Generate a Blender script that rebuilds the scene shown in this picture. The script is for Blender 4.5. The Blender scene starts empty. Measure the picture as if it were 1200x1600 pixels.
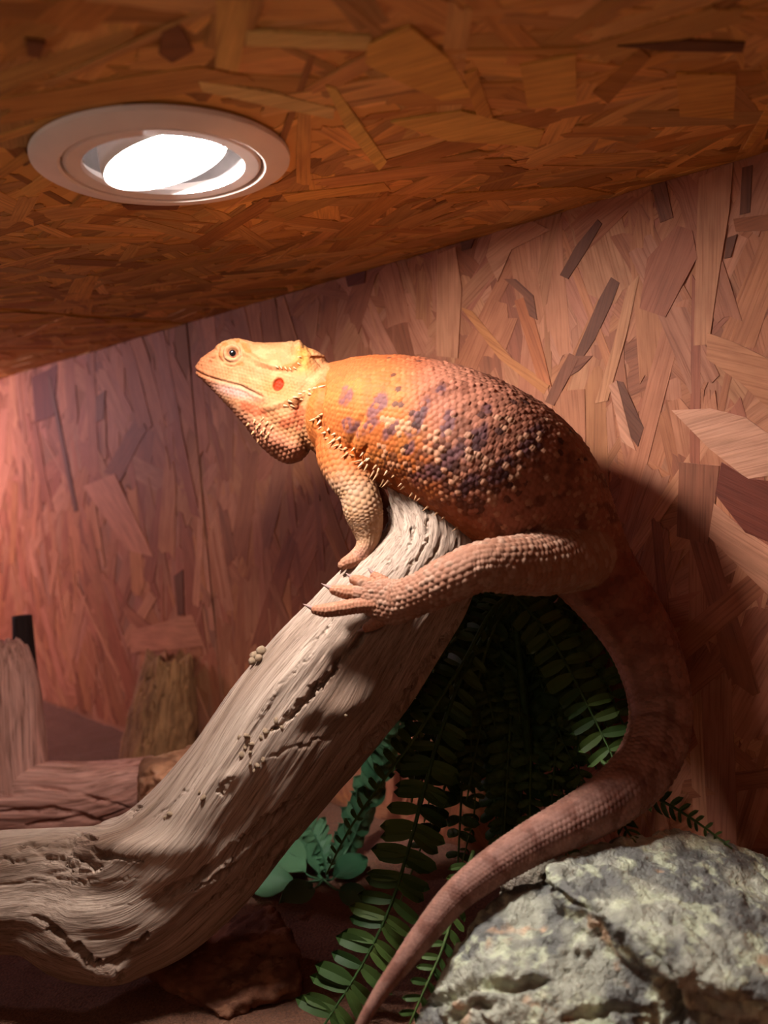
import bpy, bmesh, math, random
import numpy as np
from mathutils import Vector, Matrix
from mathutils.bvhtree import BVHTree

# ------------------------------------------------------------------ camera, world, lights, exposure
scene = bpy.context.scene
C = scene.collection
Z0 = 0.27                                    # camera height above the substrate
U = 0.125                                    # ceiling above the camera
F = 1227.587; PITCH = -0.07576769; ROLL = -0.0780851; YAW = 0.74306615
cy_, sy_ = math.cos(YAW), math.sin(YAW)
FWD = np.array([-sy_*math.cos(PITCH), cy_*math.cos(PITCH), math.sin(PITCH)])
_r = np.array([cy_, sy_, 0.0]); _u = np.cross(_r, FWD)
RGT = _r*math.cos(ROLL) + _u*math.sin(ROLL)
UPV = _u*math.cos(ROLL) - _r*math.sin(ROLL)
EYE = np.array([0.0, 0.0, Z0])
WALL_Y = 3.23327428*U
SEAM_X = -4.70153354*U
CEIL = Z0 + U
LAMP = np.array([-2.22441386*U, 1.50794794*U, CEIL]); LAMP_R = 0.4044311*U

def ray(x, y): return FWD + RGT*(x-600)/F - UPV*(y-800)/F
def P(x, y, d): return EYE + ray(x, y)*d                       # point seen at (x, y), d metres deep
def on_wall(x, y): v = ray(x, y); return EYE + v*(WALL_Y/v[1])
def on_ceil(x, y): v = ray(x, y); return EYE + v*(U/v[2])
def proj(V):
    Q = np.asarray(V) - EYE; d = Q @ FWD
    return 600 + F*(Q @ RGT)/d, 800 - F*(Q @ UPV)/d, d

cam_d = bpy.data.cameras.new('camera'); cam = bpy.data.objects.new('camera', cam_d); C.objects.link(cam)
M = Matrix.Identity(4)
for i in range(3):
    M[i][0] = RGT[i]; M[i][1] = UPV[i]; M[i][2] = -FWD[i]; M[i][3] = EYE[i]
cam.matrix_world = M
cam_d.sensor_fit = 'VERTICAL'; cam_d.sensor_height = 36.0; cam_d.lens = 36.0*F/1600
cam_d.clip_start = 0.01; cam_d.clip_end = 20
cam_d.dof.use_dof = True; cam_d.dof.focus_distance = 0.398; cam_d.dof.aperture_fstop = 7.5
scene.camera = cam

world = bpy.data.worlds.new('room'); scene.world = world; world.use_nodes = True
world.node_tree.nodes['Background'].inputs[0].default_value = (1.0, 0.78, 0.62, 1)
world.node_tree.nodes['Background'].inputs[1].default_value = 0.5
vs = scene.view_settings
vs.view_transform = 'Standard'; vs.look = 'None'; vs.gamma = 1.0; vs.use_curve_mapping = False
vs.exposure = 0.0
LAMP_WATT = 1.9; HEAT_WATT = 2.7

# ------------------------------------------------------------------ helpers
def lin(r, g, b):
    f = lambda c: (c/255/12.92 if c/255 <= .04045 else ((c/255+.055)/1.055)**2.4)
    return np.array([f(r), f(g), f(b)])

def link(name, me, mat=None, parent=None):
    o = bpy.data.objects.new(name, me); C.objects.link(o)
    if mat is not None and me is not None and not me.materials: me.materials.append(mat)
    if parent is not None: o.parent = parent
    return o
def tag(o, label, cat, group=None, kind=None):
    o['label'] = label
    if cat: o['category'] = cat
    if group: o['group'] = group
    if kind: o['kind'] = kind
    return o
def empty(name, loc):
    o = bpy.data.objects.new(name, None); C.objects.link(o); o.location = loc; o.empty_display_size = .01
    return o
def keep_parent(o, par):
    """parent with mesh data in world space"""
    o.parent = par; o.matrix_parent_inverse = Matrix.Translation(par.location).inverted()
    return o
def mesh_np(name, V, Fc, smooth=True):
    me = bpy.data.meshes.new(name); me.from_pydata([tuple(v) for v in np.asarray(V, float)], [], [tuple(int(i) for i in f) for f in Fc]); me.update()
    if smooth: me.polygons.foreach_set('use_smooth', [True]*len(me.polygons))
    return me
def get_co(me):
    a = np.empty(len(me.vertices)*3, np.float32); me.vertices.foreach_get('co', a); return a.reshape(-1, 3).astype(float)
def set_co(me, V): me.vertices.foreach_set('co', np.asarray(V, np.float32).ravel()); me.update()
def get_no(me):
    a = np.empty(len(me.vertices)*3, np.float32); me.vertex_normals.foreach_get('vector', a); return a.reshape(-1, 3).astype(float)
def set_col(me, name, col):
    at = me.color_attributes.new(name, 'FLOAT_COLOR', 'POINT')
    c = np.ones((len(me.vertices), 4), np.float32); c[:, :3] = col; at.data.foreach_set('color', c.ravel())
def set_vec(me, name, v):
    at = me.attributes.new(name, 'FLOAT_VECTOR', 'POINT'); at.data.foreach_set('vector', np.asarray(v, np.float32).ravel())

# gradient noise, vectorised
_rs = np.random.RandomState(7)
_perm = _rs.permutation(512).astype(np.int64); _perm = np.concatenate([_perm, _perm])
_g = _rs.normal(size=(512, 3)); _g /= np.linalg.norm(_g, axis=1)[:, None]
def pn(X):
    X = np.asarray(X, float); I = np.floor(X).astype(np.int64); f = X - I; w = f*f*f*(f*(f*6-15)+10); out = 0
    for dx in (0, 1):
        for dy in (0, 1):
            for dz in (0, 1):
                h = _perm[(_perm[(_perm[(I[:, 0]+dx) & 511] + I[:, 1]+dy) & 511] + I[:, 2]+dz) & 511]
                g = _g[h]; d = f - np.array([dx, dy, dz])
                out = out + (g*d).sum(1)*(w[:, 0] if dx else 1-w[:, 0])*(w[:, 1] if dy else 1-w[:, 1])*(w[:, 2] if dz else 1-w[:, 2])
    return out*1.6
def fbm(X, o=4, gain=.5):
    X = np.asarray(X, float); s = 0; a = 1
    for k in range(o): s = s + a*pn(X*(2**k) + 17.3*k); a *= gain
    return s
def ss(x, a, b):
    t = np.clip((np.asarray(x, float)-a)/(b-a), 0, 1); return t*t*(3-2*t)
def seg_dist(Q, pl):
    """distance from 2-D points to a polyline and the arc position"""
    Q = np.asarray(Q, float); best = np.full(len(Q), 1e9); tb = np.zeros(len(Q)); pl = np.asarray(pl, float)
    L = np.concatenate([[0], np.cumsum(np.linalg.norm(np.diff(pl, axis=0), axis=1))])
    for i in range(len(pl)-1):
        a, b = pl[i], pl[i+1]; ab = b-a; t = np.clip(((Q-a) @ ab)/(ab @ ab), 0, 1)
        d = np.linalg.norm(Q-(a+t[:, None]*ab), axis=1); m = d < best
        best[m] = d[m]; tb[m] = (L[i]+t*np.linalg.norm(ab))[m]/L[-1]
    return best, tb
def inside(Q, poly):
    x, y = Q[:, 0], Q[:, 1]; r = np.zeros(len(Q), bool); n = len(poly)
    for i in range(n):
        x0, y0 = poly[i]; x1, y1 = poly[(i+1) % n]
        c = ((y0 > y) != (y1 > y)) & (x < (x1-x0)*(y-y0)/((y1-y0) or 1e-9)+x0); r ^= c
    return r
def catmull(A, n, closed=False):
    """dense Catmull-Rom through the rows of A, about equal steps of the first three columns"""
    A = np.asarray(A, float); E = np.vstack([2*A[0]-A[1], A, 2*A[-1]-A[-2]]); out = []
    for i in range(len(A)-1):
        p0, p1, p2, p3 = E[i:i+4]
        for t in np.linspace(0, 1, 24, endpoint=False):
            out.append(.5*((2*p1)+(p2-p0)*t+(2*p0-5*p1+4*p2-p3)*t*t+(3*p1-p0-3*p2+p3)*t**3))
    out.append(A[-1]); out = np.array(out)
    s = np.concatenate([[0], np.cumsum(np.linalg.norm(np.diff(out[:, :3], axis=0), axis=1))])
    q = np.linspace(0, s[-1], n)
    return np.stack([np.interp(q, s, out[:, k]) for k in range(A.shape[1])], 1), q
class Loft:
    """tube with elliptical sections. rows: px, py, depth, half width (px, across the line), half depth (m)"""
    def __init__(self, rows, n=80, seg=32, cap0=True, cap1=True):
        A = []
        for (x, y, d, a, b) in rows: A.append([*P(x, y, d), a*d/F, b])
        S, q = catmull(A, n); self.c = S[:, :3]; self.a = np.maximum(S[:, 3], 2e-4); self.b = np.maximum(S[:, 4], 2e-4); self.s = q; self.n = n; self.seg = seg
        T = np.gradient(self.c, axis=0); T /= np.linalg.norm(T, axis=1)[:, None]; self.T = T
        V = self.c - EYE; V /= np.linalg.norm(V, axis=1)[:, None]
        B = V - T*(T*V).sum(1)[:, None]; B /= np.linalg.norm(B, axis=1)[:, None]; self.B = B
        self.N = np.cross(B, T)
        self.cap0, self.cap1 = cap0, cap1
    def mesh(self):
        th = np.linspace(0, 2*np.pi, self.seg, endpoint=False); rings = []
        def ring(i, off, sc):
            return (self.c[i]+self.T[i]*off)[None] + sc*(self.a[i]*np.cos(th)[:, None]*self.N[i] + self.b[i]*np.sin(th)[:, None]*self.B[i])
        ph = np.linspace(0.12, 1, 6)*np.pi/2
        R0 = min(self.a[0], self.b[0]); R1 = min(self.a[-1], self.b[-1])
        if self.cap0:
            for p in ph[::1]: rings.append(ring(0, -R0*math.cos(p), math.sin(p)))
            rings.pop()
        for i in range(self.n): rings.append(ring(i, 0, 1))
        if self.cap1:
            for p in ph[::-1][1:]: rings.append(ring(self.n-1, R1*math.cos(p), math.sin(p)))
        V = np.vstack(rings); k = len(rings); s = self.seg; Fc = []
        for i in range(k-1):
            for j in range(s):
                j2 = (j+1) % s; Fc.append((i*s+j, i*s+j2, (i+1)*s+j2, (i+1)*s+j))
        Fc.append(tuple(range(s-1, -1, -1))); Fc.append(tuple((k-1)*s+j for j in range(s)))
        return V, Fc
    def locate(self, Q):
        """nearest sample -> arc length, angle (0 = N side, pi/2 = far side), relative radius, mean radius"""
        out = [np.empty(len(Q)) for _ in range(4)]
        cc = (self.c**2).sum(1)
        for k in range(0, len(Q), 60000):
            q = Q[k:k+60000]; i = (cc[None] - 2*q @ self.c.T).argmin(1); d = q - self.c[i]
            t = (d*self.T[i]).sum(1); n = (d*self.N[i]).sum(1); b = (d*self.B[i]).sum(1)
            s = self.s[i] + np.clip(t, -.004, .004)
            a_ = np.interp(s, self.s, self.a); b_ = np.interp(s, self.s, self.b)
            rho = np.sqrt((n/a_)**2 + (b/b_)**2)
            over = np.maximum(np.abs(t)-.004, 0)
            rho = np.sqrt(rho**2 + (over/np.minimum(a_, b_))**2)
            out[0][k:k+60000] = s; out[1][k:k+60000] = np.arctan2(b/b_, n/a_); out[2][k:k+60000] = rho; out[3][k:k+60000] = (a_+b_)/2
        return out
def join_parts(parts):
    V = []; Fc = []; o = 0
    for v, f in parts:
        V.append(np.asarray(v)); Fc += [tuple(i+o for i in g) for g in f]; o += len(v)
    return np.vstack(V), Fc
def remesh(name, V, Fc, vox):
    me = mesh_np(name+'_src', V, Fc, False); ob = bpy.data.objects.new(name+'_src', me); C.objects.link(ob)
    bm = bmesh.new(); bm.from_mesh(me); bmesh.ops.recalc_face_normals(bm, faces=bm.faces); bm.to_mesh(me); bm.free()
    md = ob.modifiers.new('r', 'REMESH'); md.mode = 'VOXEL'; md.voxel_size = vox; md.use_smooth_shade = True
    dg = bpy.context.evaluated_depsgraph_get(); dg.update()
    out = bpy.data.meshes.new_from_object(ob.evaluated_get(dg)); bpy.data.objects.remove(ob); bpy.data.meshes.remove(me)
    out.name = name; return out
def edges_of(me):
    e = np.empty(len(me.edges)*2, np.int32); me.edges.foreach_get('vertices', e); return e.reshape(-1, 2)
def relax(V, E_, it, lam=.5, w=None):
    n = len(V); deg = np.bincount(E_.ravel(), minlength=n).clip(1)
    for _ in range(it):
        S = np.stack([np.bincount(E_[:, 0], V[E_[:, 1], k], n) + np.bincount(E_[:, 1], V[E_[:, 0], k], n) for k in range(3)], 1)/deg[:, None]
        l = lam if w is None else lam*w[:, None]; V = V + (S-V)*l
    return V
def cells(Uu, Vv, N, jit=.25, seed=0):
    """jittered hexagonal lattice, periodic in V with period N -> distance, cell value, offset along U"""
    j0 = np.round(Vv).astype(np.int64); bd = np.full(len(Uu), 9.); br = np.zeros(len(Uu)); bu = np.zeros(len(Uu))
    for dj in (-1, 0, 1):
        j = j0+dj; off = .5*(j & 1); i0 = np.round(Uu-off).astype(np.int64)
        for di in (-1, 0, 1):
            i = i0+di; jm = np.mod(j, N) if N else j
            h = (i*73856093 ^ (jm+1000)*19349663 ^ seed*83492791) & 0xffffff
            h1 = ((h*2654435761) & 0xffff)/65535.; h2 = ((h*40503+977) & 0xffff)/65535.; h3 = (((h >> 3)*69069+12345) & 0xffff)/65535.
            cu = i+off+(h1-.5)*jit; cv = j+(h2-.5)*jit
            d = np.hypot(Uu-cu, (Vv-cv)*.9); m = d < bd
            bd[m] = d[m]; br[m] = h3[m]; bu[m] = (Uu-cu)[m]
    return bd, br, bu

# ------------------------------------------------------------------ materials
def new_mat(name):
    m = bpy.data.materials.new(name); m.use_nodes = True; nt = m.node_tree; return m, nt, nt.nodes['Principled BSDF']
def nd(nt, t, **kw):
    n = nt.nodes.new(t)
    for k, v in kw.items(): setattr(n, k, v)
    return n
def ramp(nt, stops):
    r = nd(nt, 'ShaderNodeValToRGB'); e = r.color_ramp.elements
    while len(e) < len(stops): e.new(.5)
    for k, (p, c) in enumerate(stops): e[k].position = p; e[k].color = (*c, 1)
    return r
def simple(name, col, rough=.5, metal=0, bump=0, scale=200, var=0.12):
    m, nt, b = new_mat(name)
    tc = nd(nt, 'ShaderNodeTexCoord'); nz = nd(nt, 'ShaderNodeTexNoise'); nz.inputs['Scale'].default_value = scale; nz.inputs['Detail'].default_value = 4
    nt.links.new(tc.outputs['Object'], nz.inputs['Vector'])
    r = ramp(nt, [(.3, tuple(np.array(col)*(1-var))), (.7, tuple(np.minimum(np.array(col)*(1+var), 1)))])
    nt.links.new(nz.outputs['Fac'], r.inputs[0]); nt.links.new(r.outputs[0], b.inputs['Base Color'])
    b.inputs['Roughness'].default_value = rough; b.inputs['Metallic'].default_value = metal
    if bump:
        bp = nd(nt, 'ShaderNodeBump'); bp.inputs['Strength'].default_value = bump; bp.inputs['Distance'].default_value = .001
        nt.links.new(nz.outputs['Fac'], bp.inputs['Height']); nt.links.new(bp.outputs[0], b.inputs['Normal'])
    return m
def strand_mat():
    m, nt, b = new_mat('pressed_wood_strand')
    at = nd(nt, 'ShaderNodeAttribute'); at.attribute_name = 'tint'
    uv = nd(nt, 'ShaderNodeAttribute'); uv.attribute_name = 'grain'
    mp = nd(nt, 'ShaderNodeMapping'); mp.inputs['Scale'].default_value = (26, 900, 1); nt.links.new(uv.outputs['Vector'], mp.inputs[0])
    n1 = nd(nt, 'ShaderNodeTexNoise'); n1.inputs['Scale'].default_value = 1; n1.inputs['Detail'].default_value = 5; n1.inputs['Distortion'].default_value = .5; nt.links.new(mp.outputs[0], n1.inputs['Vector'])
    mp2 = nd(nt, 'ShaderNodeMapping'); mp2.inputs['Scale'].default_value = (40, 160, 1); nt.links.new(uv.outputs['Vector'], mp2.inputs[0])
    n2 = nd(nt, 'ShaderNodeTexNoise'); n2.inputs['Scale'].default_value = 1; n2.inputs['Detail'].default_value = 4; nt.links.new(mp2.outputs[0], n2.inputs['Vector'])
    r1 = ramp(nt, [(.30, (.68, .61, .56)), (.48, (.96, .95, .94)), (.75, (1.10, 1.09, 1.08))]); nt.links.new(n1.outputs['Fac'], r1.inputs[0])
    r2 = ramp(nt, [(.3, (.80, .75, .72)), (.6, (1.05, 1.05, 1.05))]); nt.links.new(n2.outputs['Fac'], r2.inputs[0])
    x1 = nd(nt, 'ShaderNodeMixRGB', blend_type='MULTIPLY'); x1.inputs[0].default_value = 1; nt.links.new(at.outputs['Color'], x1.inputs[1]); nt.links.new(r1.outputs[0], x1.inputs[2])
    x2 = nd(nt, 'ShaderNodeMixRGB', blend_type='MULTIPLY'); x2.inputs[0].default_value = 1; nt.links.new(x1.outputs[0], x2.inputs[1]); nt.links.new(r2.outputs[0], x2.inputs[2])
    nt.links.new(x2.outputs[0], b.inputs['Base Color']); b.inputs['Roughness'].default_value = .62; b.inputs['Specular IOR Level'].default_value = .3
    ad = nd(nt, 'ShaderNodeMath', operation='ADD'); nt.links.new(n1.outputs['Fac'], ad.inputs[0]); nt.links.new(n2.outputs['Fac'], ad.inputs[1])
    bp = nd(nt, 'ShaderNodeBump'); bp.inputs['Strength'].default_value = .55; bp.inputs['Distance'].default_value = .0006; nt.links.new(ad.outputs[0], bp.inputs['Height']); nt.links.new(bp.outputs[0], b.inputs['Normal'])
    return m
def board_mat(name, a, c):
    m, nt, b = new_mat(name)
    tc = nd(nt, 'ShaderNodeTexCoord'); v = nd(nt, 'ShaderNodeTexVoronoi'); v.inputs['Scale'].default_value = 28
    mp = nd(nt, 'ShaderNodeMapping'); mp.inputs['Scale'].default_value = (1, 1, .4); nt.links.new(tc.outputs['Object'], mp.inputs[0]); nt.links.new(mp.outputs[0], v.inputs['Vector'])
    r = ramp(nt, [(.1, tuple(a)), (.9, tuple(c))]); nt.links.new(v.outputs['Color'], r.inputs[0]); nt.links.new(r.outputs[0], b.inputs['Base Color']); b.inputs['Roughness'].default_value = .75
    return m
def attr_mat(name, rough, spec, bump_scale=0, bump=0, dist=.0003, sheen=0):
    m, nt, b = new_mat(name); at = nd(nt, 'ShaderNodeAttribute'); at.attribute_name = 'tint'
    nt.links.new(at.outputs['Color'], b.inputs['Base Color']); b.inputs['Roughness'].default_value = rough; b.inputs['Specular IOR Level'].default_value = spec
    if bump:
        tc = nd(nt, 'ShaderNodeTexCoord'); nz = nd(nt, 'ShaderNodeTexNoise'); nz.inputs['Scale'].default_value = bump_scale; nz.inputs['Detail'].default_value = 4
        nt.links.new(tc.outputs['Object'], nz.inputs['Vector']); bp = nd(nt, 'ShaderNodeBump'); bp.inputs['Strength'].default_value = bump; bp.inputs['Distance'].default_value = dist
        nt.links.new(nz.outputs['Fac'], bp.inputs['Height']); nt.links.new(bp.outputs[0], b.inputs['Normal'])
    return m
def wood_mat(name, sx, sy):
    """tint attribute times streaks that run along the grain attribute"""
    m, nt, b = new_mat(name); at = nd(nt, 'ShaderNodeAttribute'); at.attribute_name = 'tint'
    g = nd(nt, 'ShaderNodeAttribute'); g.attribute_name = 'grain'
    mp = nd(nt, 'ShaderNodeMapping'); mp.inputs['Scale'].default_value = (sx, sy, sy); nt.links.new(g.outputs['Vector'], mp.inputs[0])
    n = nd(nt, 'ShaderNodeTexNoise'); n.inputs['Scale'].default_value = 1; n.inputs['Detail'].default_value = 6; n.inputs['Roughness'].default_value = .65; n.inputs['Distortion'].default_value = .4; nt.links.new(mp.outputs[0], n.inputs['Vector'])
    r = ramp(nt, [(.30, (.36, .30, .26)), (.47, (.9, .88, .86)), (.70, (1.28, 1.26, 1.23))]); nt.links.new(n.outputs['Fac'], r.inputs[0])
    x = nd(nt, 'ShaderNodeMixRGB', blend_type='MULTIPLY'); x.inputs[0].default_value = 1; nt.links.new(at.outputs['Color'], x.inputs[1]); nt.links.new(r.outputs[0], x.inputs[2])
    nt.links.new(x.outputs[0], b.inputs['Base Color']); b.inputs['Roughness'].default_value = .78; b.inputs['Specular IOR Level'].default_value = .2
    bp = nd(nt, 'ShaderNodeBump'); bp.inputs['Strength'].default_value = .8; bp.inputs['Distance'].default_value = .0012; nt.links.new(n.outputs['Fac'], bp.inputs['Height']); nt.links.new(bp.outputs[0], b.inputs['Normal'])
    return m
MAT = {}
MAT['strand'] = strand_mat()
MAT['wall'] = board_mat('wall_board', lin(126, 80, 56), lin(154, 100, 72))
MAT['ceil'] = board_mat('ceiling_board', lin(206, 150, 76), lin(226, 170, 92))
MAT['skin'] = attr_mat('lizard_skin', .6, .09, 2600, .35, .0002)
MAT['wood'] = wood_mat('driftwood', 26, 1100)
MAT['bark'] = wood_mat('old_log', 18, 420)
MAT['rock'] = attr_mat('slate_rock', .58, .4, 700, 1.0, .0014)
MAT['redrock'] = attr_mat('red_rock', .85, .15, 700, .7, .0006)
MAT['white'] = simple('white_enamel', lin(236, 228, 224), .38, 0, 0, 80, .03)
MAT['chrome'] = simple('bulb_reflector', lin(215, 212, 215), .25, .6, 0, 80, .03)
MAT['dark'] = simple('housing_metal', lin(112, 108, 108), .5)
MAT['claw'] = simple('claw_horn', lin(112, 82, 74), .6)
MAT['spine'] = simple('spine_horn', lin(158, 114, 76), .45, 0, 0, 400, .15)
MAT['crumb'] = simple('crumb', lin(150, 126, 100), .8, 0, .6, 900, .25)
MAT['black'] = simple('black_stub', lin(30, 22, 22), .7, 0, .5, 300, .3)

def leaf_mat(name, a, c):
    m, nt, b = new_mat(name); oi = nd(nt, 'ShaderNodeObjectInfo'); r = ramp(nt, [(0, tuple(a)), (1, tuple(c))])
    nt.links.new(oi.outputs['Random'], r.inputs[0])
    tc = nd(nt, 'ShaderNodeTexCoord'); nz = nd(nt, 'ShaderNodeTexNoise'); nz.inputs['Scale'].default_value = 300; nt.links.new(tc.outputs['Object'], nz.inputs['Vector'])
    r2 = ramp(nt, [(.3, (.75, .75, .75)), (.7, (1.15, 1.15, 1.15))]); nt.links.new(nz.outputs['Fac'], r2.inputs[0])
    x = nd(nt, 'ShaderNodeMixRGB', blend_type='MULTIPLY'); x.inputs[0].default_value = 1; nt.links.new(r.outputs[0], x.inputs[1]); nt.links.new(r2.outputs[0], x.inputs[2])
    nt.links.new(x.outputs[0], b.inputs['Base Color']); b.inputs['Roughness'].default_value = .55; b.inputs['Specular IOR Level'].default_value = .25
    b.inputs['Transmission Weight'].default_value = 0
    tr = nd(nt, 'ShaderNodeBsdfTranslucent'); nt.links.new(x.outputs[0], tr.inputs[0]); mx = nd(nt, 'ShaderNodeMixShader'); mx.inputs[0].default_value = .25
    nt.links.new(b.outputs[0], mx.inputs[1]); nt.links.new(tr.outputs[0], mx.inputs[2]); nt.links.new(mx.outputs[0], nt.nodes['Material Output'].inputs[0])
    return m
MAT['fern'] = leaf_mat('plastic_fern', lin(44, 72, 32), lin(80, 100, 46))
MAT['leaf'] = leaf_mat('plastic_leaf', lin(50, 92, 62), lin(84, 122, 88))

# ------------------------------------------------------------------ the setting: board panels with pressed wood strands
def box_mesh(name, lo, hi):
    x0, y0, z0 = lo; x1, y1, z1 = hi
    V = [(x0, y0, z0), (x1, y0, z0), (x1, y1, z0), (x0, y1, z0), (x0, y0, z1), (x1, y0, z1), (x1, y1, z1), (x0, y1, z1)]
    return mesh_np(name, V, [(0, 3, 2, 1), (4, 5, 6, 7), (0, 1, 5, 4), (1, 2, 6, 5), (2, 3, 7, 6), (3, 0, 4, 7)], False)
rng = random.Random(11)

def strand_geo(cx, cy, ang, ln, wd, h, th, poly=None):
    """outline in panel coordinates -> list of (p, q, h), grain coords, faces"""
    if poly is None:
        if rng.random() < .22: wd *= .3
        n0 = rng.uniform(.75, 1.05); n1 = rng.uniform(.55, 1.0)
        sk0 = rng.uniform(-.6, .6)*wd; sk1 = rng.uniform(-.7, .7)*wd
        o = []
        for t, s in ((-.5, -1), (-.25, -1), (.0, -1), (.25, -1), (.5, -1), (.5, -.45), (.5, 0), (.5, .4), (.5, 1), (.25, 1), (0, 1), (-.25, 1), (-.5, 1), (-.5, .5), (-.5, 0), (-.5, -.4)):
            k = n0+(n1-n0)*(t+.5); u = t*ln; v = s*.5*wd*k*rng.uniform(.9, 1.08)
            if t == .5: u += sk1*s*.5 + rng.uniform(-.2, .2)*wd*1.3
            if t == -.5: u += sk0*s*.5 + rng.uniform(-.2, .2)*wd*1.3
            o.append((u, v))
        ca, sa = math.cos(ang), math.sin(ang)
        pq = [(cx+u*ca-v*sa, cy+u*sa+v*ca) for u, v in o]; gr = o
    else:
        pq = poly; ca, sa = math.cos(ang), math.sin(ang)
        gr = [((p-cx)*ca+(q-cy)*sa, -(p-cx)*sa+(q-cy)*ca) for p, q in pq]
        area = sum(pq[i-1][0]*pq[i][1]-pq[i][0]*pq[i-1][1] for i in range(len(pq)))
        if area < 0: pq = pq[::-1]; gr = gr[::-1]
    tl = rng.uniform(-1, 1)*.00022/max(ln, .01); tw = rng.uniform(-1, 1)*.00012/max(wd, .004)
    n = len(pq); V = []; G = []; gx = rng.uniform(0, 50); gy = rng.uniform(0, 50)
    for k in (0, 1):
        for (p, q), (u, v) in zip(pq, gr):
            V.append((p, q, (h + tl*u + tw*v) if k else h-th)); G.append((u+gx, v+gy, 0))
    Fc = [tuple(range(n, 2*n))] + [(i, (i+1) % n, n+(i+1) % n, n+i) for i in range(n)]
    return V, G, Fc
def panel(name, board, to_world, region, mean_ang, spread, tints, n_part, n_stuff, ln, wd, visible, traced=(), seedv=1, flip=False, refl=(1., 1., 1.), var=(.82, 1.1)):
    """board = structure object; to_world(p, q, h) places panel coordinates"""
    rng.seed(seedv)
    def emit(items, nm, parent, kind=None):
        V = []; G = []; Fc = []; T = []
        for (v, g, f, t) in items:
            o = len(V); V += [to_world(*w) for w in v]; G += g; T += [t]*len(v)
            Fc += [tuple(i+o for i in (ff[::-1] if flip else ff)) for ff in f]
        me = mesh_np(nm, V, Fc, False); set_col(me, 'tint', np.array(T)); set_vec(me, 'grain', np.array(G))
        ob = link(nm, me, MAT['strand'], parent)
        if kind: ob['kind'] = kind
        return ob
    p0, p1, q0, q1 = region; stuff = []; cnt = 0; tries = 0
    def tint():
        c = tints[rng.randrange(len(tints))]; k = rng.uniform(*var)*np.array(refl); return tuple(np.clip(np.array(c)*k*np.array([1, rng.uniform(.95, 1.04), rng.uniform(.92, 1.06)]), 0, 1))
    for i in range(n_stuff):
        stuff.append((*strand_geo(rng.uniform(p0, p1), rng.uniform(q0, q1), rng.gauss(mean_ang, spread), rng.uniform(*ln), rng.uniform(*wd), rng.uniform(.0001, .0006), .0007), tint()))
    def clip(items):
        out = []
        for (v, g, f, t) in items:
            v = [(min(max(p, p0), p1), min(max(q, q0), q1), h) for p, q, h in v]; out.append((v, g, f, t))
        return out
    emit(clip(stuff), 'wood_strands_below', board, 'stuff')
    while cnt < n_part and tries < 8000:
        tries += 1; p = rng.uniform(p0, p1); q = rng.uniform(q0, q1); x, y, d = proj(to_world(p, q, 0))
        if not visible(x, y) or d < .05: continue
        g = (*strand_geo(p, q, rng.gauss(mean_ang, spread), rng.uniform(*ln), rng.uniform(*wd)*.85, rng.uniform(.0006, .0011), .0008), tint())
        emit(clip([g]), 'wood_strand', board); cnt += 1
    for poly, ang, col in traced:
        cx = sum(a for a, b in poly)/len(poly); cy = sum(b for a, b in poly)/len(poly)
        g = (*strand_geo(cx, cy, ang, .05, .012, .0013+rng.uniform(0, .0003), .0011, poly), tuple(np.array(col)*np.array(refl)))
        emit(clip([g]), 'wood_strand', board)

X_RIGHT = 0.07; X_LEFT = -1.42; Y_FRONT = -0.07; GAP = .0013; CGAP = .0055; TH = .012
floor = link('floor', None)
bpy.data.objects.remove(floor)
def substrate():
    n = 220; xs = np.linspace(X_LEFT-.01, X_RIGHT+.01, n); ys = np.linspace(Y_FRONT, WALL_Y+.01, 120)
    X, Y = np.meshgrid(xs, ys); Q = np.stack([X.ravel(), Y.ravel(), 0*X.ravel()], 1)
    Q[:, 2] = .004*fbm(Q*9, 3) + .0016*fbm(Q*70, 3) - .004
    f = [(j*n+i, j*n+i+1, (j+1)*n+i+1, (j+1)*n+i) for j in range(119) for i in range(n-1)]
    return mesh_np('floor', Q, f)
MAT['soil'] = simple('sandy_soil', lin(96, 62, 44), .95, 0, 1.0, 700, .35)
fl = link('floor', substrate(), MAT['soil']); tag(fl, 'brown sandy soil covering the bottom of the enclosure', None, kind='structure')

wb = link('wall_back', box_mesh('wall_back', (SEAM_X+GAP, WALL_Y+.001, -.02), (X_RIGHT, WALL_Y+TH, CEIL)), MAT['wall'])
tag(wb, 'pinkish pressed wood strand board behind the lizard', None, kind='structure')
wl = link('wall_back_left', box_mesh('wall_back_left', (X_LEFT, WALL_Y+.001, -.02), (SEAM_X-GAP, WALL_Y+TH, CEIL)), MAT['wall'])
tag(wl, 'strand board beyond the upright seam, lit pink by the heat lamp', None, kind='structure')
cl = link('ceiling', box_mesh('ceiling', (SEAM_X+CGAP, Y_FRONT, CEIL), (X_RIGHT, WALL_Y+TH, CEIL+TH)), MAT['ceil'])
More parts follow.
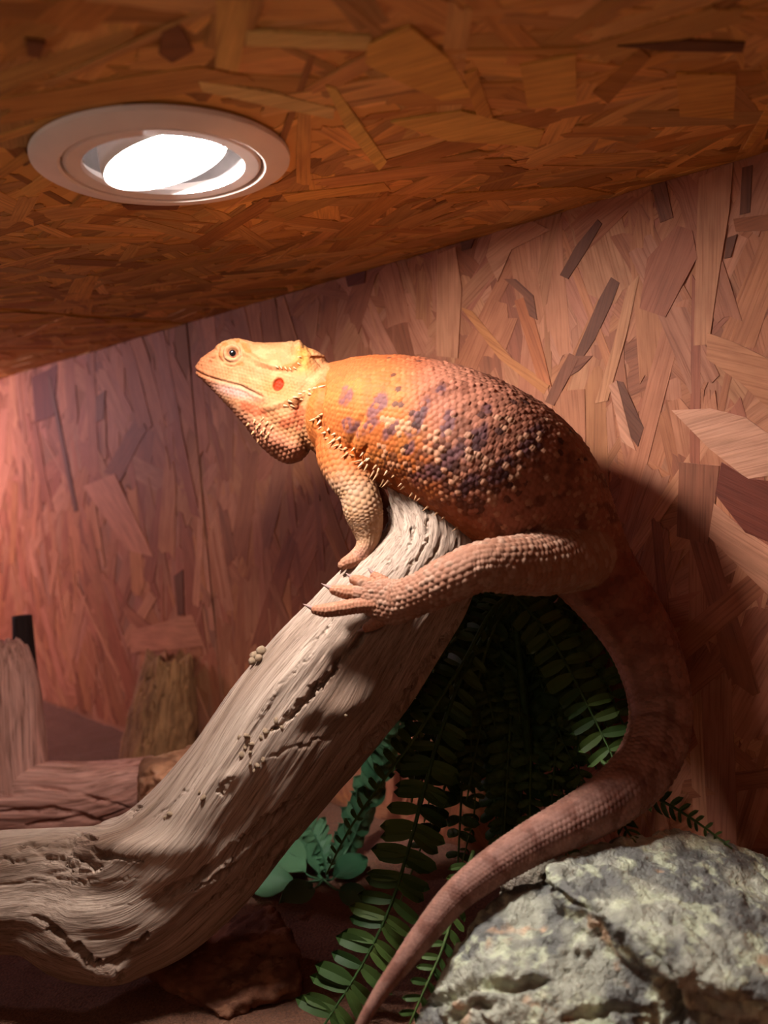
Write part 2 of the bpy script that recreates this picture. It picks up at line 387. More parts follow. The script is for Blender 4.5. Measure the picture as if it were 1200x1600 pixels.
# cut the hole for the downlight
def holed_ceiling():
    n = 64; hx, hy, hr = LAMP[0], LAMP[1], .040
    x0, x1, y0, y1 = SEAM_X+CGAP, X_RIGHT, Y_FRONT, WALL_Y+TH; bm = bmesh.new()
    for z in (CEIL, CEIL+TH): pass
    th = [2*math.pi*(i+.5)/n for i in range(n)]
    def outer(t):
        c, s = math.cos(t), math.sin(t); k = min((x1-hx)/c if c > 0 else (x0-hx)/c if c < 0 else 9, (y1-hy)/s if s > 0 else (y0-hy)/s if s < 0 else 9); return hx+c*k, hy+s*k
    ang = sorted(th + [math.atan2(y-hy, x-hx) % (2*math.pi) for x in (x0, x1) for y in (y0, y1)]); n = len(ang)
    V = []
    for z in (CEIL+.0, CEIL+TH):
        for t in ang: V.append((hx+hr*math.cos(t), hy+hr*math.sin(t), z))
        for t in ang: V.append((*outer(t), z))
    Fc = []
    for i in range(n):
        j = (i+1) % n
        Fc += [(i, n+i, n+j, j)[::-1], (2*n+i, 3*n+i, 3*n+j, 2*n+j), (i, j, 2*n+j, 2*n+i), (n+i, 3*n+i, 3*n+j, n+j)]
    bm.free(); return mesh_np('ceiling', V, Fc, False)
old = cl.data; cl.data = holed_ceiling(); cl.data.materials.append(MAT['ceil']); bpy.data.meshes.remove(old)
tag(cl, 'orange strand board ceiling with the downlight set into it', None, kind='structure')
cl2 = link('ceiling_far', box_mesh('ceiling_far', (X_LEFT, Y_FRONT, CEIL), (SEAM_X-CGAP, WALL_Y+TH, CEIL+TH)), MAT['ceil'])
tag(cl2, 'strand board ceiling beyond the dark seam', None, kind='structure')
wf = link('wall_front_bounce', box_mesh('wall_front_bounce', (X_LEFT, Y_FRONT-TH, -.02), (X_RIGHT, Y_FRONT, .235)), MAT['wall']); tag(wf, 'unseen low strand board added along the open front to bounce light onto the ceiling', None, kind='structure')  # added out of view: bounces lamp light up to the ceiling
we = link('wall_left', box_mesh('wall_left', (X_LEFT-TH, Y_FRONT, -.02), (X_LEFT, WALL_Y+TH, CEIL+TH)), MAT['wall']); tag(we, 'strand board at the far end of the enclosure', None, kind='structure')
wr = link('wall_right', box_mesh('wall_right', (X_RIGHT, Y_FRONT, -.02), (X_RIGHT+TH, WALL_Y+TH, CEIL+TH)), MAT['wall']); tag(wr, 'strand board at the near end of the enclosure', None, kind='structure')  # unseen end wall, set close in so it bounces more lamp light

for nm_, lo_, hi_, mt_ in (('light_seal_1', (SEAM_X-.03, Y_FRONT, CEIL+TH), (SEAM_X+.03, WALL_Y+TH, CEIL+TH+.01), 'ceil'), ('light_seal_2', (SEAM_X-.03, WALL_Y+TH, -.02), (SEAM_X+.03, WALL_Y+TH+.01, CEIL+TH), 'wall')):
    tr_ = link(nm_, box_mesh(nm_, lo_, hi_), MAT[mt_]); tag(tr_, 'added backing strip that keeps outside light out of the open board seam', None, kind='structure')  # added backing: blocks the room light so the open seams stay dark
wall_t = [lin(198, 150, 118), lin(190, 140, 108), lin(206, 160, 130), lin(184, 132, 102), lin(180, 128, 102), lin(196, 146, 108), lin(166, 114, 88), lin(194, 146, 120)]
ceil_t = [lin(224, 172, 98), lin(216, 162, 90), lin(230, 182, 112), lin(206, 152, 80), lin(222, 168, 98), lin(184, 128, 64), lin(228, 176, 100)]
def wpoly(pts): return [(on_wall(x, y)[0], on_wall(x, y)[2]) for x, y in pts]
def cpoly(pts): return [(on_ceil(x, y)[0], on_ceil(x, y)[1]) for x, y in pts]
DK = lin(118, 80, 60); DK2 = lin(140, 98, 76); PALE = lin(214, 172, 146); RED = lin(120, 62, 44); MID = lin(190, 136, 100)
wt = [([(955, 433), (968, 442), (958, 470), (930, 530), (900, 575), (893, 572), (905, 540), (935, 470)], 1.2, DK),
      ([(905, 560), (895, 580), (866, 634), (852, 628), (872, 585), (890, 552)], 1.2, DK2),
      ([(934, 343), (941, 350), (915, 395), (888, 436), (875, 430), (900, 385)], 1.1, DK),
      ([(788, 436), (806, 436), (834, 462), (840, 500), (828, 494), (818, 462)], -.8, DK2),
      ([(964, 595), (974, 597), (1006, 668), (997, 698), (984, 680)], 2.2, DK),
      ([(952, 602), (964, 594), (986, 682), (994, 704), (972, 690)], 2.2, PALE),
      ([(1050, 641), (1110, 638), (1165, 652), (1210, 685), (1210, 742), (1168, 748), (1110, 702)], .2, lin(224, 186, 162)),
      ([(1128, 722), (1170, 748), (1210, 752), (1210, 850), (1165, 832), (1118, 772)], -.5, RED),
      ([(1116, 786), (1160, 826), (1212, 860), (1212, 940), (1150, 880), (1108, 838)], -.6, PALE),
      ([(1092, 278), (1146, 254), (1140, 330), (1122, 440), (1108, 538), (1084, 540), (1088, 400)], 1.5, lin(200, 154, 120)),
      ([(1012, 404), (1058, 352), (1082, 360), (1090, 402), (1040, 496), (1000, 482)], 1.1, lin(176, 122, 98)),
      ([(1062, 722), (1124, 728), (1116, 800), (1106, 850), (1058, 838)], 1.5, lin(150, 104, 80)),
      ([(890, 556), (926, 556), (906, 578), (884, 592)], .3, DK2),
      ([(862, 612), (914, 608), (916, 724), (890, 700)], 1.6, lin(192, 142, 110)),
      ([(1018, 290), (1040, 284), (1052, 340), (1032, 348)], 1.8, DK2),
      ([(1146, 342), (1210, 334), (1210, 360), (1150, 362)], .05, lin(170, 118, 84)),
      ([(1160, 262), (1176, 258), (1172, 332), (1156, 336)], 1.5, lin(120, 78, 54)),
      ([(1136, 372), (1152, 366), (1142, 402), (1132, 404)], 1.4, DK),
      ([(684, 398), (712, 386), (722, 450), (716, 560), (682, 556)], 1.5, lin(206, 160, 128)),
      ([(720, 480), (738, 486), (800, 560), (860, 600), (850, 616), (780, 560)], -.65, lin(204, 150, 98)),
      ([(804, 470), (826, 462), (852, 560), (862, 604), (840, 590)], 1.9, lin(192, 128, 84)),
      ([(980, 450), (1000, 428), (980, 520), (950, 626), (930, 630), (958, 540)], 1.3, lin(208, 164, 126)),
      ([(1106, 520), (1150, 536), (1212, 566), (1212, 650), (1160, 600), (1104, 560)], -.35, lin(204, 156, 120)),
      ([(720, 376), (742, 366), (736, 388), (722, 392)], .3, DK),
      ([(540, 428), (572, 418), (570, 442), (544, 448)], .3, RED),
      ([(770, 360), (830, 340), (860, 360), (800, 390), (778, 440), (760, 400)], .4, lin(208, 164, 134))]
lt = [([(74, 588), (80, 590), (122, 798), (116, 800)], 1.7, DK), ([(272, 900), (286, 890), (288, 960), (278, 962)], 1.6, DK),
      ([(130, 760), (180, 740), (240, 870), (200, 860)], -.8, lin(210, 160, 130)), ([(205, 985), (300, 960), (320, 1010), (205, 1020)], .1, lin(206, 158, 128)),
      ([(50, 590), (90, 570), (84, 650), (56, 660)], 1.5, RED), ([(150, 620), (165, 610), (162, 655), (150, 660)], 1.5, DK2)]
ct = [([(574, 62), (640, 34), (700, 84), (738, 146), (690, 152), (620, 120), (570, 92)], .3, lin(247, 194, 95)),
      ([(252, 44), (280, 30), (302, 74), (268, 92), (248, 78)], .8, lin(145, 93, 52)), ([(385, 42), (580, 50), (578, 72), (384, 64)], .6, lin(250, 220, 136)),
      ([(338, -8), (392, -8), (372, 108), (336, 100)], -.5, lin(243, 196, 108)), ([(310, 122), (420, 138), (522, 164), (520, 181), (400, 156), (316, 138)], .55, lin(250, 220, 143)),
      ([(508, 128), (524, 132), (604, 248), (592, 262), (540, 196)], -.2, lin(250, 213, 115)), ([(964, 66), (1060, 58), (1164, 62), (1160, 76), (1040, 74)], .6, lin(117, 75, 45)),
      ([(724, 112), (744, 104), (770, 180), (744, 176)], -.5, lin(228, 171, 83)), ([(40, 56), (70, 60), (62, 84), (42, 80)], .5, lin(134, 85, 48)),
      ([(1056, 110), (1150, 112), (1146, 182), (1062, 178)], .6, lin(240, 185, 95)), ([(812, 96), (900, 80), (900, 160), (824, 164)], .5, lin(250, 196, 101)),
      ([(610, 186), (720, 168), (850, 200), (840, 226), (700, 216)], .4, lin(250, 205, 108)), ([(926, 140), (1000, 70), (1016, 84), (950, 158)], 1.1, lin(193, 136, 62)),
      ([(1160, 230), (1210, 140), (1214, 170), (1172, 226)], 1.1, lin(245, 190, 101)), ([(440, 300), (600, 282), (610, 294), (450, 312)], .4, lin(240, 185, 97)),
      ([(190, 316), (280, 318), (276, 324), (200, 324)], .4, lin(134, 81, 48)), ([(960, 300), (700, 312), (690, 300), (900, 288)], .3, lin(221, 162, 80))]
wv = lambda x, y: -40 < x < 1240 and 180 < y < 1300
panel('wall', wb, lambda p, q, h: (p, WALL_Y+.001-h, q), (SEAM_X+GAP, X_RIGHT, 0, CEIL), 1.45, .5, wall_t, 268, 900, (.045, .13), (.011, .034), wv, [(wpoly(a), b, c) for a, b, c in wt], 3, refl=(.70, .515, .44))
panel('walll', wl, lambda p, q, h: (p, WALL_Y+.001-h, q), (X_LEFT, SEAM_X-GAP, 0, CEIL), 1.5, .45, wall_t, 170, 500, (.045, .13), (.012, .034), wv, [(wpoly(a), b, c) for a, b, c in lt], 4, refl=(.70, .515, .44))
cv = lambda x, y: -60 < x < 1260 and -60 < y < 560 and (x-247)**2/215**2 + (y-230)**2/90**2 > 1
def notlamp(fn): return fn
panel('ceil', cl, lambda p, q, h: (p, q, CEIL-h*.9), (SEAM_X+CGAP, X_RIGHT, Y_FRONT, WALL_Y), .35, .75, ceil_t, 280, 1300, (.03, .085), (.007, .022), cv, [(cpoly(a), b, c*.78) for a, b, c in ct], 5, flip=True, var=(.55, 1.12))
panel('ceilf', cl2, lambda p, q, h: (p, q, CEIL-h*.9), (X_LEFT, SEAM_X-CGAP, Y_FRONT, WALL_Y), .35, .7, ceil_t, 60, 500, (.035, .09), (.008, .024), lambda x, y: -60 < x < 320 and 440 < y < 600, [], 6, flip=True)
# strands must not close the hole of the downlight
def clear_hole(ob):
    me = ob.data; bm = bmesh.new(); bm.from_mesh(me); kill = set()
    for f in bm.faces:
        c = f.calc_center_median(); r = max((Vector(v.co[:2])-Vector(LAMP[:2])).length for v in f.verts)
        if any((Vector(v.co[:2])-Vector(LAMP[:2])).length < .046 for v in f.verts) or (Vector(c[:2])-Vector(LAMP[:2])).length < .047: kill.add(f)
    # take whole strands
    todo = list(kill); seen = set(kill)
    while todo:
        f = todo.pop()
        for e in f.edges:
            for g in e.link_faces:
                if g not in seen: seen.add(g); todo.append(g)
    vs_ = {v for f in seen for v in f.verts}; bmesh.ops.delete(bm, geom=list(vs_), context='VERTS'); n = len(bm.faces); bm.to_mesh(me); bm.free(); return n
for ch in list(cl.children):
    if clear_hole(ch) == 0: bpy.data.objects.remove(ch)

# ------------------------------------------------------------------ downlight
def lathe(prof, n=64, closed=True):
    V = []; Fc = []; k = len(prof)
    for i in range(n):
        t = 2*math.pi*i/n
        for r_, z in prof: V.append((r_*math.cos(t), r_*math.sin(t), z))
    for i in range(n):
        j = (i+1) % n
        for a in range(k if closed else k-1):
            b = (a+1) % k; Fc.append((i*k+a, j*k+a, j*k+b, i*k+b))
    return V, Fc
def fixnorm(me):
    bm = bmesh.new(); bm.from_mesh(me); bmesh.ops.remove_doubles(bm, verts=bm.verts, dist=1e-6); bmesh.ops.recalc_face_normals(bm, faces=bm.faces); bm.to_mesh(me); bm.free(); me.set_sharp_from_angle(angle=math.radians(28)); return me
LN = np.array([.167, .198, -1.0]); LN /= np.linalg.norm(LN)
def downlight(name, loc, nrm, label, glow, strength):
    t = empty(name, loc); tag(t, label, 'downlight')
    R = LAMP_R
    fl_ = [(R*.775, .0), (R*.78, -.0033), (R*.80, -.0038), (R*.96, -.0026), (R*.995, -.0016), (R, .0), (R*.9, .0003)]
    o = link('flange', fixnorm(mesh_np('flange', *lathe(fl_))), MAT['white'], t); o['label'] = 'white outer ring of the downlight'
    ir = [(R*.640, .0012), (R*.618, -.0012), (R*.63, -.0030), (R*.74, -.0034), (R*.762, -.0026), (R*.766, .004), (R*.75, .006)]
    o = link('inner_ring', fixnorm(mesh_np('inner_ring', *lathe(ir))), MAT['white'], t)
    can = [(.0330, .0006), (.0336, .0016), (.0336, .055), (.0005, .055), (.0005, .0565), (.036, .0565), (.036, .001)]
    link('recess_can', fixnorm(mesh_np('recess_can', *lathe(can))), MAT['dark'], t)
    q = Vector((0, 0, -1)).rotation_difference(Vector(nrm))
    g = [(.0246, .0), (.0252, -.0005), (.0257, .0006), (.0256, .003), (.0225, .018), (.017, .028), (.0165, .028), (.0215, .018), (.0247, .004)]
    o = link('gimbal_cup', fixnorm(mesh_np('gimbal_cup', *lathe(g))), MAT['white'], t); o.rotation_mode = 'QUATERNION'; o.rotation_quaternion = q; o.location = tuple(np.array([.0015, -.001, -.001])+RGT*.0008)
    rim = [(.0232, .0002), (.0237, -.0010), (.0244, -.0004), (.0244, .002), (.0232, .002)]
    o2 = link('bulb_rim', fixnorm(mesh_np('bulb_rim', *lathe(rim))), MAT['chrome'], o)
    prof = [(.0001, -.0006), (.008, -.0005), (.016, -.0002), (.0222, .0004), (.0234, .0012), (.0234, .002), (.0001, .002)]
    m, nt, b = new_mat(name+'_lens'); tc = nd(nt, 'ShaderNodeTexCoord')
    v = nd(nt, 'ShaderNodeTexVoronoi'); v.inputs['Scale'].default_value = 900; nt.links.new(tc.outputs['Object'], v.inputs['Vector'])
    nz = nd(nt, 'ShaderNodeTexNoise'); nz.inputs['Scale'].default_value = 420; nz.inputs['Detail'].default_value = 6; nz.inputs['Roughness'].default_value = .7; nt.links.new(tc.outputs['Object'], nz.inputs['Vector'])
    # dried smear on the glass near one edge
    sx = nd(nt, 'ShaderNodeVectorMath', operation='DISTANCE'); nt.links.new(tc.outputs['Object'], sx.inputs[0]); sx.inputs[1].default_value = (.0165, .0065, 0)
    mr = nd(nt, 'ShaderNodeMapRange'); nt.links.new(sx.outputs['Value'], mr.inputs[0]); mr.inputs[1].default_value = .0015; mr.inputs[2].default_value = .0075; mr.inputs[3].default_value = 1; mr.inputs[4].default_value = 0
    mm = nd(nt, 'ShaderNodeMath', operation='MULTIPLY'); nt.links.new(mr.outputs[0], mm.inputs[0]); nt.links.new(nz.outputs['Fac'], mm.inputs[1])
    st = ramp(nt, [(.34, (0, 0, 0)), (.40, (1, 1, 1))]); nt.links.new(mm.outputs[0], st.inputs[0])
    cx = nd(nt, 'ShaderNodeMixRGB'); nt.links.new(st.outputs[0], cx.inputs[0]); cx.inputs[1].default_value = (*glow, 1); cx.inputs[2].default_value = (.9, .62, .48, 1)
    em = nd(nt, 'ShaderNodeMapRange'); nt.links.new(v.outputs['Distance'], em.inputs[0]); em.inputs[1].default_value = 0; em.inputs[2].default_value = .9; em.inputs[3].default_value = strength*.85; em.inputs[4].default_value = strength*1.15
    ms = nd(nt, 'ShaderNodeMixRGB'); nt.links.new(st.outputs[0], ms.inputs[0]); nt.links.new(em.outputs[0], ms.inputs[1]); ms.inputs[2].default_value = (.9, .9, .9, 1)
    nt.links.new(cx.outputs[0], b.inputs['Emission Color']); nt.links.new(ms.outputs[0], b.inputs['Emission Strength']); b.inputs['Base Color'].default_value = (.8, .8, .8, 1); b.inputs['Roughness'].default_value = .2
    o3 = link('bulb_lens', fixnorm(mesh_np('bulb_lens', *lathe(prof, 64))), m, o); o2.location = (0, 0, .0022); o3.location = (0, 0, .0022); o3['label'] = 'glowing dimpled glass with a dried smear'
    return t
downlight('recessed_downlight', tuple(LAMP-np.array([0, 0, .0012])), LN, 'round white recessed downlight with tilted glowing bulb in wooden ceiling', (1.0, .93, .88), LAMP_WATT/(math.pi*math.pi*.024**2))
# the second lamp further along the enclosure (out of the picture, its red light is not)
hd = bpy.data.lights.new('heat_lamp_left_offscreen', 'AREA'); hd.shape = 'DISK'; hd.size = .07; hd.energy = HEAT_WATT; hd.color = (1.0, .68, .80); hd.spread = math.radians(160)
hl = bpy.data.objects.new('heat_lamp_left_offscreen', hd); C.objects.link(hl); hl.location = (-1.12, .10, CEIL-.012)
hl.rotation_mode = 'QUATERNION'; hl.rotation_quaternion = Vector((0, 0, -1)).rotation_difference(Vector((.10, .80, -.60)))

# ------------------------------------------------------------------ driftwood branch
def px_carve(V, Nn, curves, jag=0.0, seed=0.0):
    """depth (m) by which points on the seen side sink under grooves given as (points, half width px, depth m)"""
    x, y, d = proj(V); Q = np.stack([x, y], 1); facing = ((EYE-V)*Nn).sum(1) > 0
    dep = np.zeros(len(V)); j = np.stack([x*.05, y*.05, 0*x+seed], 1)
    wob = (4*pn(j)+2.2*pn(j*4))*jag
    Q2 = Q + np.stack([wob, (4*pn(j+31)+2.2*pn(j*4+31))*jag], 1)
    for pl, w, dp in curves:
        pl = np.asarray(pl, float); m = facing & (x > pl[:, 0].min()-40) & (x < pl[:, 0].max()+40) & (y > pl[:, 1].min()-40) & (y < pl[:, 1].max()+40)
        if not m.any(): continue
        dd, t = seg_dist(Q2[m], pl); ww = w*np.clip(np.minimum(t, 1-t)*6+.25, 0, 1)
        dep[m] = np.maximum(dep[m], dp*np.clip(1-(dd/np.maximum(ww, .3))**2, 0, 1))
    return dep
def px_bump(V, Nn, bumps):
    x, y, d = proj(V); facing = ((EYE-V)*Nn).sum(1) > 0; h = np.zeros(len(V))
    for (bx, by, rx, ry, an, hh) in bumps:
        a = math.radians(an); u = ((x-bx)*math.cos(a)+(y-by)*math.sin(a))/rx; v = (-(x-bx)*math.sin(a)+(y-by)*math.cos(a))/ry
        h += np.where(facing, hh*np.exp(-(u*u+v*v)), 0)
    return h
def log_mesh(name, rows, nr, seg, big, grain, gs=(14, 260), twist=0.0, curves=(), bumps=(), cols=None, seedv=0., jagged=None, jag=.6):
    Lf = Loft(rows, nr, seg, False, False)
    th = np.linspace(0, 2*np.pi, seg, endpoint=False)
    S = np.repeat(Lf.s, seg); TH = np.tile(th, nr); A = np.repeat((Lf.a+Lf.b)/2, seg)
    cs, sn = np.cos(TH), np.sin(TH)
    base = np.repeat(Lf.c, seg, 0) + (np.repeat(Lf.a, seg)*cs)[:, None]*np.repeat(Lf.N, seg, 0) + (np.repeat(Lf.b, seg)*sn)[:, None]*np.repeat(Lf.B, seg, 0)
    Nn = cs[:, None]*np.repeat(Lf.N, seg, 0)*np.repeat(Lf.b/(Lf.a+Lf.b), seg)[:, None] + sn[:, None]*np.repeat(Lf.B, seg, 0)*np.repeat(Lf.a/(Lf.a+Lf.b), seg)[:, None]
    Nn /= np.linalg.norm(Nn, axis=1)[:, None]
    tt = TH + twist*S
    ring = np.stack([np.cos(tt), np.sin(tt)], 1)*A[:, None]
    G = np.stack([S, ring[:, 0], ring[:, 1]], 1)
    lo = fbm(np.stack([S*9, ring[:, 0]*26, ring[:, 1]*26], 1)+seedv, 3)
    md = fbm(np.stack([S*gs[0], ring[:, 0]*90, ring[:, 1]*90], 1)+seedv+5, 3)
    hi = fbm(np.stack([S*gs[0]*1.6, ring[:, 0]*gs[1], ring[:, 1]*gs[1]], 1)+seedv+9, 4, .6)
    crack = np.maximum(0, .16-np.abs(pn(np.stack([S*gs[0]*.8, ring[:, 0]*150, ring[:, 1]*150], 1)+seedv+40)))/.16
    cm = ss(fbm(np.stack([S*16, ring[:, 0]*40, ring[:, 1]*40], 1)+seedv+60, 2), .1, .5)
    disp = big*lo + grain*(.8*md + .6*hi) - grain*2.2*crack*cm
    if jagged is not None:                                        # broken end: pull the last rings along the axis unevenly
        t = np.repeat(np.linspace(0, 1, nr), seg); k = ss(t, .9, 1.0)
        off = jagged*(fbm(np.stack([0*S, ring[:, 0]*160, ring[:, 1]*160], 1)+seedv+80, 3) + .35)
        base = base + (k*off)[:, None]*np.repeat(Lf.T, seg, 0)
    V = base + Nn*disp[:, None]
    h = px_bump(V, Nn, bumps) if bumps else 0
    dep = px_carve(V, Nn, curves, jag, seedv) if curves else np.zeros(len(V))
    dep = dep*np.clip(.75+.9*fbm(np.stack([S*60, ring[:, 0]*200, ring[:, 1]*200], 1)+seedv+33, 2), .25, 1.3)
    V = V + Nn*(h-dep)[:, None]
    Fc = [(i*seg+j, i*seg+(j+1) % seg, (i+1)*seg+(j+1) % seg, (i+1)*seg+j) for i in range(nr-1) for j in range(seg)]
    # close the ends with a sunken centre
    c0 = len(V); V = np.vstack([V, Lf.c[0]-Lf.T[0]*.002, V[-seg:].mean(0)-Lf.T[-1]*.012])
    Fc += [(j, c0, (j+1) % seg) for j in range(seg)] + [((nr-1)*seg+j, (nr-1)*seg+(j+1) % seg, c0+1) for j in range(seg)]
    me = mesh_np(name, V, Fc); fixn = bmesh.new(); fixn.from_mesh(me); bmesh.ops.recalc_face_normals(fixn, faces=fixn.faces); fixn.to_mesh(me); fixn.free()
    tn = fbm(np.stack([S*7, ring[:, 0]*34, ring[:, 1]*34], 1)+seedv+120, 3) + .5*fbm(np.stack([S*20, ring[:, 0]*330, ring[:, 1]*330], 1)+seedv+140, 3)
    tone = np.append(.5+.5*np.clip(tn, -1, 1), [.5, .5])[:, None]
    ca, cb, cc = cols; col = cb*(1-tone)+ca*tone
    set_col(me, 'tint', np.clip(col, 0, 1)); set_vec(me, 'grain', np.vstack([G, G[:2]]))
    return me, Lf
branch_rows = [(-150, 1400, .428, 84, .030), (-60, 1392, .425, 88, .031), (0, 1388, .422, 88, .031), (70, 1390, .420, 93, .032), (150, 1405, .418, 112, .035), (228, 1384, .416, 114, .038),
               (308, 1322, .413, 112, .038), (385, 1232, .409, 110, .037), (458, 1142, .405, 117, .037), (535, 1050, .401, 114, .036), (600, 968, .398, 103, .034), (650, 905, .398, 90, .031), (676, 850, .400, 76, .027), (672, 806, .402, 58, .022), (660, 786, .403, 46, .018)]
cuts = [([(612, 962), (572, 984), (556, 1006), (534, 1030), (505, 1066), (470, 1100), (440, 1132), (420, 1146)], 6, .0055),
        ([(232, 1418), (310, 1376), (352, 1344), (402, 1300), (470, 1246)], 10, .0045), ([(300, 1400), (380, 1345), (440, 1285), (520, 1200)], 4, .002), ([(320, 1420), (400, 1355), (470, 1290)], 4, .002),
        ([(50, 1334), (118, 1330)], 6, .0032), ([(66, 1348), (108, 1345)], 6, .0035), ([(118, 1316), (166, 1322)], 6, .0035), ([(104, 1352), (164, 1354)], 5, .0025), ([(146, 1336), (226, 1346)], 5, .003), ([(30, 1334), (60, 1330)], 5, .003), ([(0, 1345), (40, 1346)], 3, .0015),
        ([(50, 1428), (74, 1452), (110, 1480), (152, 1504)], 8, .005), ([(228, 1462), (202, 1486), (176, 1500)], 6, .004), ([(75, 1424), (140, 1416), (215, 1424)], 2, .0006),
        ([(150, 1510), (158, 1498), (178, 1498), (190, 1512), (182, 1526), (160, 1528), (150, 1512)], 4, .003), ([(160, 1514), (170, 1508), (180, 1514), (170, 1520), (160, 1514)], 2.5, .002),
        ([(204, 1282), (208, 1268), (222, 1262)], 4, .003), ([(10, 1380), (60, 1372), (160, 1376), (230, 1372)], 2, .001), ([(-5, 1446), (20, 1444)], 5, .002),
        ([(748, 925), (706, 1000), (656, 1070), (604, 1130), (540, 1200)], 8, .005), ([(700, 985), (670, 1030), (640, 1062)], 4, .003),
        ([(630, 795), (626, 850), (600, 890)], 2, .0015), ([(668, 800), (664, 850), (630, 905), (600, 925)], 2.5, .0022), ([(692, 815), (690, 850), (655, 890)], 2, .0018), ([(716, 838), (712, 866), (680, 896)], 2.5, .002), ([(648, 800), (645, 840), (636, 860)], 1.8, .0015), ([(705, 860), (670, 905), (640, 918)], 2, .0018), ([(640, 870), (612, 900), (590, 910)], 2, .0015), ([(560, 930), (530, 965), (470, 1020)], 1.6, .001), ([(500, 1010), (440, 1070), (390, 1140)], 1.6, .001), ([(600, 1080), (560, 1150), (500, 1210)], 1.6, .001), ([(330, 1180), (300, 1230), (240, 1280)], 1.6, .001), ([(640, 1010), (610, 1070), (580, 1110)], 1.6, .001),
        ([(340, 1245), (350, 1225), (372, 1210)], 4, .002), ([(420, 1180), (480, 1165), (540, 1140)], 3, .0012), ([(470, 1310), (420, 1352), (370, 1400)], 5, .0025)]
humps = [(552, 1098, 42, 22, -40, .0055), (490, 1140, 30, 18, -40, -.003), (360, 1215, 20, 10, -40, .002), (172, 1512, 34, 20, 0, .006), (120, 1460, 60, 22, 12, -.002), (120, 1326, 150, 20, 0, .006), (130, 1405, 170, 36, 4, -.006), (330, 1330, 110, 30, -48, -.003), (560, 1000, 60, 18, -42, .002), (170, 1310, 60, 14, 0, .002), (450, 1060, 70, 20, -45, .0018)]
W_A, W_B, W_C = lin(176, 157, 142), lin(116, 93, 78), lin(36, 26, 20)
me, BR = log_mesh('driftwood_branch', branch_rows, 560, 380, .0022, .00055, (12, 300), 2.5, cuts, humps, (W_A, W_B, W_C), 3.1, .016, 1.6)
branch = link('driftwood_branch', me, MAT['wood']); tag(branch, 'thick grey-brown driftwood branch with long cracks that the lizard is lying on', 'branch')
def bvh_of(me):
    n = len(me.polygons); V = [v.co.copy() for v in me.vertices]; return BVHTree.FromPolygons(V, [tuple(p.vertices) for p in me.polygons])
bvh_branch = bvh_of(me)
def hit(bvh, x, y):
    d = ray(x, y); d = d/np.linalg.norm(d); r_ = bvh.ray_cast(Vector(EYE), Vector(d)); return r_[0], r_[1]

# ------------------------------------------------------------------ the lizard
body_rows = [(478, 608, .434, 40, .013), (500, 622, .430, 62, .017), (526, 636, .424, 78, .023), (556, 646, .417, 89, .028), (620, 660, .405, 103, .035), (688, 681, .396, 111, .041), (754, 716, .390, 118, .043),
             (810, 757, .389, 118, .038), (856, 802, .391, 103, .028), (898, 853, .393, 79, .020), (928, 893, .393, 65, .0175), (965, 942, .391, 57, .0165), (1001, 999, .388, 51.5, .0155), (1024, 1061, .384, 48, .0145), (1032, 1115, .380, 46, .0138), (1024, 1162, .373, 45, .0132),
             (1000, 1207, .363, 44, .0125), (953, 1250, .351, 40, .0112), (896, 1283, .339, 35.5, .0096), (828, 1319, .330, 31, .0083), (765, 1359, .323, 27, .0071), (711, 1402, .317, 23, .0059), (663, 1459, .311, 19, .0048), (623, 1512, .306, 15, .0037), (591, 1556, .302, 11.5, .0028), (566, 1598, .298, 9, .0021), (545, 1640, .295, 6.5, .0015), (528, 1680, .292, 3, .0008)]
arm_rows = [(528, 688, .410, 33, .011), (532, 712, .401, 36, .0118), (545, 742, .394, 33, .0112), (560, 768, .391, 30, .0104), (568, 798, .390, 29.5, .0104), (574, 826, .390, 23, .0085), (575, 847, .389, 16.5, .0062), (568, 862, .388, 14.5, .005), (556, 872, .388, 12, .0043), (548, 877, .388, 10.5, .0037)]
leg_rows = [(905, 862, .382, 58, .015), (872, 876, .370, 50, .0145), (832, 882, .358, 47, .014), (790, 883, .347, 43, .013), (752, 885, .341, 37.5, .0118), (718, 898, .341, 36.5, .0112), (682, 915, .345, 34, .0102), (648, 931, .350, 30.5, .0088), (618, 940, .355, 33, .0066), (594, 937, .357, 31, .0050), (576, 933, .358, 24, .004)]
toes = [[(592, 945, .3560, 13, .0042), (562, 946, .357, 11.5, .0038), (532, 951, .358, 10.5, .0034), (508, 954, .3595, 9.5, .003), (494, 953, .3603, 6.5, .0022)],
        [(588, 930, .358, 12, .004), (562, 928, .359, 10.5, .0034), (538, 925, .361, 9.5, .0031), (522, 922, .3623, 6.5, .0021)],
        [(592, 920, .3595, 11, .0038), (572, 913, .361, 10, .0034), (560, 908, .3625, 8.5, .0029), (553, 905.5, .363, 6.5, .0021)],
        [(606, 916, .360, 11, .0038), (595, 908, .3612, 9.5, .0033), (586, 901, .3623, 6.5, .0023)],
        [(618, 955, .357, 12, .0038), (598, 966, .358, 10, .0033), (584, 975, .3592, 8.5, .0028), (573, 981, .360, 6, .002)],
        [(562, 873, .388, 12, .004), (549, 878, .3850, 10.5, .0036), (541, 880, .3835, 9, .003), (536, 883, .383, 7, .0024)],
        [(568, 872, .390, 11, .0036), (558, 880, .394, 9, .003), (554, 890, .398, 6, .0022)], [(572, 872, .387, 11, .0036), (578, 884, .386, 9, .003), (576, 895, .387, 7, .002)]]
far_arm = [(530, 690, .436, 38, .012), (548, 730, .438, 34, .011), (575, 780, .436, 30, .010), (600, 820, .425, 24, .008), (612, 848, .420, 15, .005)]
far_leg = [(880, 850, .404, 50, .014), (838, 872, .416, 42, .0125), (790, 880, .428, 36, .011), (740, 885, .432, 30, .0095), (704, 890, .428, 24, .008), (680, 886, .420, 16, .005)]
